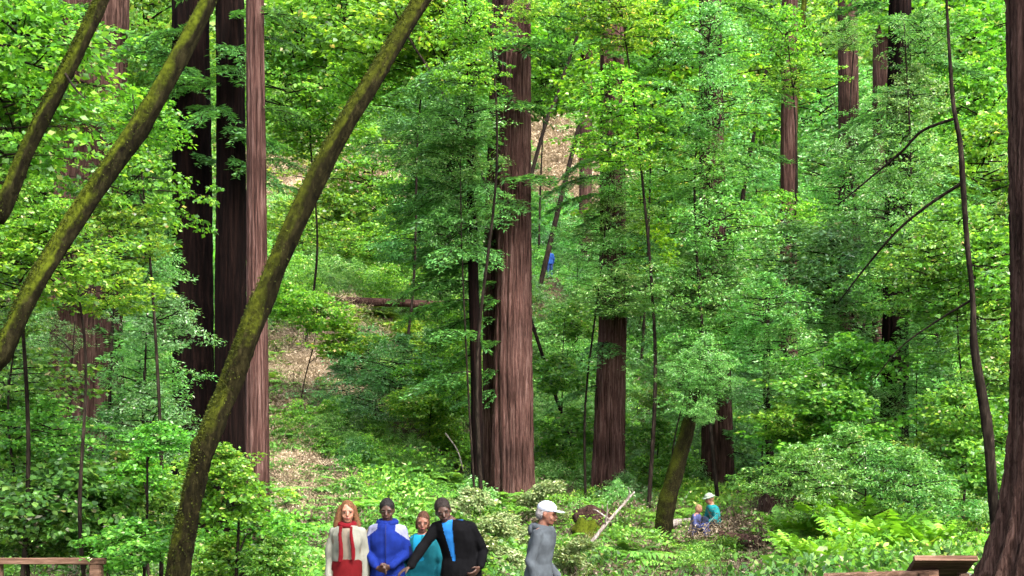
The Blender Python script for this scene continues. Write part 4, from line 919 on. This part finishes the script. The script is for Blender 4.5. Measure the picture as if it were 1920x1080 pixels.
# two people sitting under the dark redwood
def hat(c1, brim=True):
    def f(t, hp, bend, s):
        m = fab('hat cloth', c1)
        v, q = ellipsoid((0, .008, .165), (.09, .11, .085)); c = Geo().add(hp(v), q).obj('hat', m, t)
        if brim: v, q = ell_ring_loft([(0, 0, .148, .14, .16), (0, 0, .156, .14, .16), (0, 0, .166, .09, .11)], 24); Geo().add(hp(v), q).obj('brim', m, c)
    return f
def sitter(label, px, Y, rz, H, jc, tc, hatc, seed):
    x, y, z = spot(px, Y)
    person(label, (x, y, z), rz, fair, hm('light hair %d' % seed, (.15, .09, .05)), {-1: ((-.22, -.10, 1.14), (-.14, -.32, 1.05), (.2, -1, -.1), (0, 0, -1), (1, 0, .3), .4), 1: ((.22, -.10, 1.14), (.14, -.32, 1.05), (-.2, -1, -.1), (0, 0, -1), (-1, 0, .3), .4)},
           H=H, fwd=-.10, head=(18, 0, 0), head_off=(0, -.04, 0), hair='short' if hatc else 'bob', sit=.14, vox=.013, jacket=([fab('top cloth %d' % seed, [c * .7 for c in jc])], None, None), trousers=fab('dark trousers %d' % seed, tc), hem=.86, extra=hat(hatc) if hatc else None, seed=seed)
sitter('person in teal top and pale hat sitting under dark redwood', 1342, 26.5, R(-70), 1.6, (.012, .16, .17), (.012, .016, .03), (.15, .19, .14), 21)
sitter('small fair haired person in blue sitting beside the teal sitter', 1300, 26.2, R(60), 1.25, (.05, .06, .14), (.02, .03, .10), None, 22)
# hiker far up the slope
person('tiny hiker in dark blue on the hillside right of tallest redwood', spot(1031, 70), R(200), tan, hm('brown hair', (.05, .03, .02)),
       {-1: ((-.235, .03, 1.10), (-.225, -.05, .86), (.05, -.1, -1), (1, 0, 0), (0, -1, 0), .4), 1: ((.235, .03, 1.10), (.235, -.05, .86), (-.05, -.1, -1), (-1, 0, 0), (0, -1, 0), .4)},
       H=1.72, hair='short', vox=.014, jacket=([fab('dark blue jacket', (.010, .035, .13))], None, None), trousers=fab('blue jeans', (.015, .03, .09)), hem=.80, seed=23)
# ------------------------------------------------------------------ fences, logs, stumps, stones
wood = bark_mat('weathered rail wood', (.030, .016, .010), (.085, .048, .032), (.17, .105, .075), sc=(1.2, 22, 22), bump=.35)
wood_d = bark_mat('dark plank wood', (.012, .007, .005), (.035, .020, .014), (.085, .052, .036), sc=(1.5, 20, 20), bump=.35)

def beam(p0, p1, w, h, nseg=14, seed=0, rough=.06):
    """a hewn beam with softened, uneven edges from p0 to p1 (top face up)"""
    rg = np.random.RandomState(seed); p0, p1 = np.asarray(p0, float), np.asarray(p1, float)
    d = nrm(p1 - p0); up = np.array((0, 0, 1.)) if abs(d[2]) < .8 else np.array((0, 1., 0)); s = nrm(np.cross(d, up)); u = np.cross(s, d)
    prof = np.array([(-.5, -.38), (-.38, -.5), (.38, -.5), (.5, -.38), (.5, .38), (.38, .5), (-.38, .5), (-.5, .38)])
    t = np.linspace(0, 1, nseg); n = len(prof)
    v = np.array([p0 + (p1 - p0) * k + (s * (a * w) + u * (b * h)) * (1 + rough * rg.randn()) for k in t for a, b in prof])
    v = np.concatenate([v, [p0], [p1]])
    i, j = np.meshgrid(np.arange(nseg - 1), np.arange(n), indexing='ij'); j2 = (j + 1) % n
    q = np.stack([i * n + j, i * n + j2, (i + 1) * n + j2, (i + 1) * n + j], -1).reshape(-1, 4); jj = np.arange(n); j2 = (jj + 1) % n; c = nseg * n; k = (nseg - 1) * n
    return v, np.concatenate([q, np.stack([np.full(n, c), j2, jj, jj], -1), np.stack([np.full(n, c + 1), k + jj, k + j2, k + j2], -1)])

def fence(label, a, b, posts, h, w_rail, seed, mat, rails=2):
    a, b = np.array(a), np.array(b); base = a.copy(); base[2] = gz(a[0], a[1])
    t = thing('rail_fence', base, label, 'fence')
    for k in range(rails):
        dz = -.42 * k
        Geo().add(*beam(a - base + (0, 0, dz), b - base + (0, 0, dz), w_rail * 1.5, w_rail, seed=seed + k)).obj('rail', mat, t, False)
    for i, f in enumerate(posts):
        p = a + (b - a) * f; z0 = gz(p[0], p[1]) - .1
        Geo().add(*beam((p[0] - base[0], p[1] - base[1] + .02, z0 - base[2]), (p[0] - base[0], p[1] - base[1] + .02, p[2] - base[2] - w_rail * .51), .12, .12, 8, seed + 9 + i)).obj('post', mat, t, False)
fence('brown wooden rail fence in the lower left corner', P(-120, 1052, 12.2), P(197, 1052, 12.2), (.35, .945), 1.1, .062, 71, wood)
fence('low wooden rail at the bottom edge left of the slanted panel', P(1545, 1083, 11.6), P(1760, 1076, 11.3), (.03, .9), 1.0, .075, 75, wood, rails=1)

# slanted wooden panel beside the huge root
def lectern():
    c = P(1772, 1052, 11.2); base = np.array((c[0], c[1], gz(c[0], c[1])))
    t = thing('wooden_lectern', base, 'dark slanted wooden panel on posts beside the huge root', 'lectern')
    top = c - base; w = .54
    v, q = box((0, 0, 0), (w, .42, .045), (R(-30), 0, 0)); v = v + top + np.array((0, .2, -.10)); v[v[:, 0] > 0, 0] += .0
    Geo().add(v, q).obj('panel', wood_d, t, False)
    v, q = box((0, 0, 0), (w + .03, .045, .05), (R(-30), 0, 0)); Geo().add(v + top + np.array((0, -.01, .02)), q).obj('ledge', wood, t, False)
    v, q = box((0, 0, 0), (w - .06, .03, .17)); v[[0, 2], 0] += .10; v[[1, 3], 0] -= .02; Geo().add(v + top + np.array((.02, -.09, -.24)), q).obj('apron', wood_d, t, False)
    for sx in (-.17, .2): Geo().add(*beam((sx, .1, -.1), (sx, .1, top[2] - .12), .09, .09, 6, 5)).obj('post', wood_d, t, False)
lectern()

def log(label, p0, p1, r0, r1, mat, seed, name='fallen_log', sag=.0):
    rg = np.random.RandomState(seed); p0, p1 = np.array(p0), np.array(p1); n = 26
    t = np.linspace(0, 1, n)[:, None]; pts = p0 + (p1 - p0) * t + np.array((0, 0, -1)) * (sag * np.sin(t * np.pi)) + rg.randn(n, 3) * .01
    g = Geo().add(*tube(pts - p0, np.linspace(r0, r1, n), 16, True, .14, rg)); o = g.obj(name, M[mat]); o.location = p0
    tag(o, label, 'log'); return o
def on(px, Y, dz=0): x, y, z = spot(px, Y); return (x, y, z + dz)
log('long reddish fallen log lying across the hillside', P(598, 562, 52), P(838, 572, 50), .20, .15, 'redbark', 81)
log('short brown log on the ground right of the teal sitter', on(1345, 24.8, .16), on(1445, 24.2, .12), .15, .12, 'brownbark', 82)
log('weathered grey log behind the two sitting people', on(1232, 27.6, .12), on(1312, 27.9, .14), .10, .09, 'grey', 83)
# bleached dead branch
def dead_branch():
    a = P(1112, 1018, 24); t = thing('dead_branch', a, 'bleached bare forked branch leaning beside the reddish stump', 'branch')
    def w(*pp): return smooth_path([P(x, y, 24 + d) - a for x, y, d in pp], 16)
    Geo().add(*tube(w((1100, 1030, 0), (1130, 990, .1), (1165, 950, .3), (1190, 922, .4)), np.linspace(.045, .018, 16), 8)).obj('stem', M['grey'], t)
    for k, pp in enumerate((((1135, 982, .1), (1138, 962, 0), (1139, 945, -.1)), ((1142, 974, .1), (1120, 958, .2), (1112, 955, .3)), ((1176, 938, .35), (1180, 925, .3), (1178, 914, .2)))):
        Geo().add(*tube(w(*pp), np.linspace(.02, .008, 16), 6)).obj('twig', M['grey'], t)
dead_branch()
o = Geo().add(*tube(smooth_path([P(x, y, 33) for x, y in ((835, 812), (858, 845), (868, 880))], 12) - P(868, 880, 33), np.linspace(.02, .016, 12), 7)).obj('dead_stick', M['grey']); o.location = P(868, 880, 33); tag(o, 'pale thin stick leaning on the bank left of tallest redwood', 'stick')

def lump(name, label, px, py, Y, r, mat, seed, cat, sink=.35, amp=.22):
    """uneven rock or stump mass"""
    rg = np.random.RandomState(seed); nu, nv = 40, 22
    a, b = np.meshgrid(np.linspace(0, 2 * np.pi, nu, endpoint=False), np.linspace(-1.5, 1.5, nv)); d = np.stack([np.cos(a) * np.cos(b), np.sin(a) * np.cos(b), np.sin(b)], -1)
    k = 1 + sum(np.sin(d @ (rg.randn(3) * f) + rg.uniform(0, 6.28)) / f ** .8 for f in (2, 3, 4, 6, 8, 11, 15)) * amp
    v = d * k[..., None] * np.array(r); i, j = np.meshgrid(np.arange(nv - 1), np.arange(nu), indexing='ij'); j2 = (j + 1) % nu
    q = np.stack([i * nu + j, i * nu + j2, (i + 1) * nu + j2, (i + 1) * nu + j], -1).reshape(-1, 4)
    o = Geo().add(v, q).obj(name, mat if not isinstance(mat, str) else M[mat]); x = (px - 960) / F * Y; o.location = (x, Y, gz(x, Y) + r[2] * (1 - sink) * .7)
    tag(o, label, cat); return o
lump('tree_stump', 'low reddish rotten stump at the foot of dark brown redwood', 1112, 950, 27, (.42, .4, .40), 'brownbark', 91, 'stump', .35, .25)
lump('mossy_stump', 'yellowish mossy lump in front of the reddish rotten stump', 1098, 985, 25.6, (.36, .3, .36), M['moss'], 92, 'stump', .1)
stone = plain_mat('pale stone', (.55, .52, .48), .9, .25, 9, .4)
lump('pale_stone', 'flat pale stone below the mossy lump', 1068, 995, 23.5, (.22, .18, .09), stone, 93, 'stone')
lump('pale_stone', 'pale stone in the bright ferns left of slanted panel', 1690, 1015, 20, (.22, .18, .30), stone, 94, 'stone', .1)
lump('tree_stump', 'dark cut stump half covered by leaves right of dark redwood', 1462, 905, 28.5, (.5, .4, .75), 'brownbark', 95, 'stump', .2, .08)

# individual ferns and pale shrubs close to the people
def fern(label, px, Y, s, tint, seed):
    x, y, z = spot(px, Y); o = link('sword_fern', FERN[seed % 4], None, (x, y, z - .02), (0, 0, seed * 1.7), s, tint); tag(o, label, 'fern', 'large ferns')
fern('large fern between the suited man and the walker', 935, 19, 1.5, (1.1, 1.15, .9), 1)
fern('tall bright fern left of the pale stone at right', 1560, 23.5, 2.0, (1.4, 1.5, .8), 2)
fern('tallest yellow-green fern in the middle of the right foreground', 1612, 22, 2.1, (1.6, 1.5, .7), 3)
fern('bright fern just above the low wooden rail', 1662, 20.5, 1.7, (1.3, 1.4, .8), 4)
fern('bright fern at the foot of the crooked sapling', 1800, 19.5, 1.7, (1.5, 1.45, .8), 5)
fern('fern behind the woman with the red scarf', 605, 20, 1.5, (1.2, 1.25, 1.), 6)
fern('pale fern on the bank above the man in blue', 735, 26, 1.6, (1.6, 1.7, 1.6), 7)
fern('pale fern on the bank above the woman with red scarf', 660, 27, 1.5, (1.6, 1.6, 1.4), 8)
fern('fern low between the thick mossy trunk and the red scarf', 545, 18.5, 1.5, (1.3, 1.35, 1.), 9)
def upfern(label, px, Y, sc, tint, k):
    x, y, z = spot(px, Y); o = link('upright_fern', FERN_UP[k % 2], None, (x, y, z - .02), (0, 0, k * 1.9), sc, tint); tag(o, label, 'fern', 'upright bright ferns')
upfern('upright yellow-green fern right of the short brown log', 1500, 24, 1.5, (1.5, 1.5, .8), 1)
upfern('upright yellow-green fern, tallest of the bright row at right', 1585, 23, 2.0, (1.6, 1.6, .8), 2)
upfern('upright lime fern just left of the pale stone', 1640, 21.5, 1.9, (1.55, 1.6, .8), 3)
upfern('upright lime fern just right of the pale stone', 1735, 21.5, 1.5, (1.7, 1.7, .8), 4)
upfern('upright bright fern at left end of low wooden rail', 1530, 20, 1.5, (1.8, 1.7, .9), 5)
def pale(label, px, py, Y, s, k):
    x, y, z = spot(px, Y); t = thing('pale_shrub', (x, y, z), label, 'shrub', 'pale flowering shrubs'); rg = np.random.RandomState(k)
    for m in range(4):
        cm, lm = PROTO['pale%d' % (m % 2)]; h = max(P(px, py, Y)[2] - z, .2) * (1, .75, .5, .35)[m]; sc = s * rg.uniform(.55, 1.0)
        pp = np.array((rg.uniform(-.5, .5) * s * 1.3, rg.uniform(-.5, .5) * s, h)); ro = (rg.uniform(-.4, .4), rg.uniform(-.4, .4), rg.uniform(0, 6))
        link('crown', cm, t, pp, ro, (sc * 1.2, sc, sc * .7)); link('limbs', lm, t, pp, ro, (sc * 1.2, sc, sc * .7))
        Geo().add(*tube(np.array([(0, 0, 0), pp * .5 + np.array((.03, 0, .05)), pp]), (.016, .013, .008), 6)).obj('stem', M['twig'], t)
pale('cream shrub at the foot of tallest redwood, right side', 1005, 915, 27, .6, 1)
pale('cream shrub behind the walker in the white cap', 975, 975, 22, .5, 2)
pale('cream shrub left of the foot of tallest redwood', 880, 930, 26, .55, 3)
pale('cream shrub right above the suited man', 925, 985, 20, .42, 4)
pale('cream shrub low right behind the walker', 1065, 1020, 19, .4, 5)
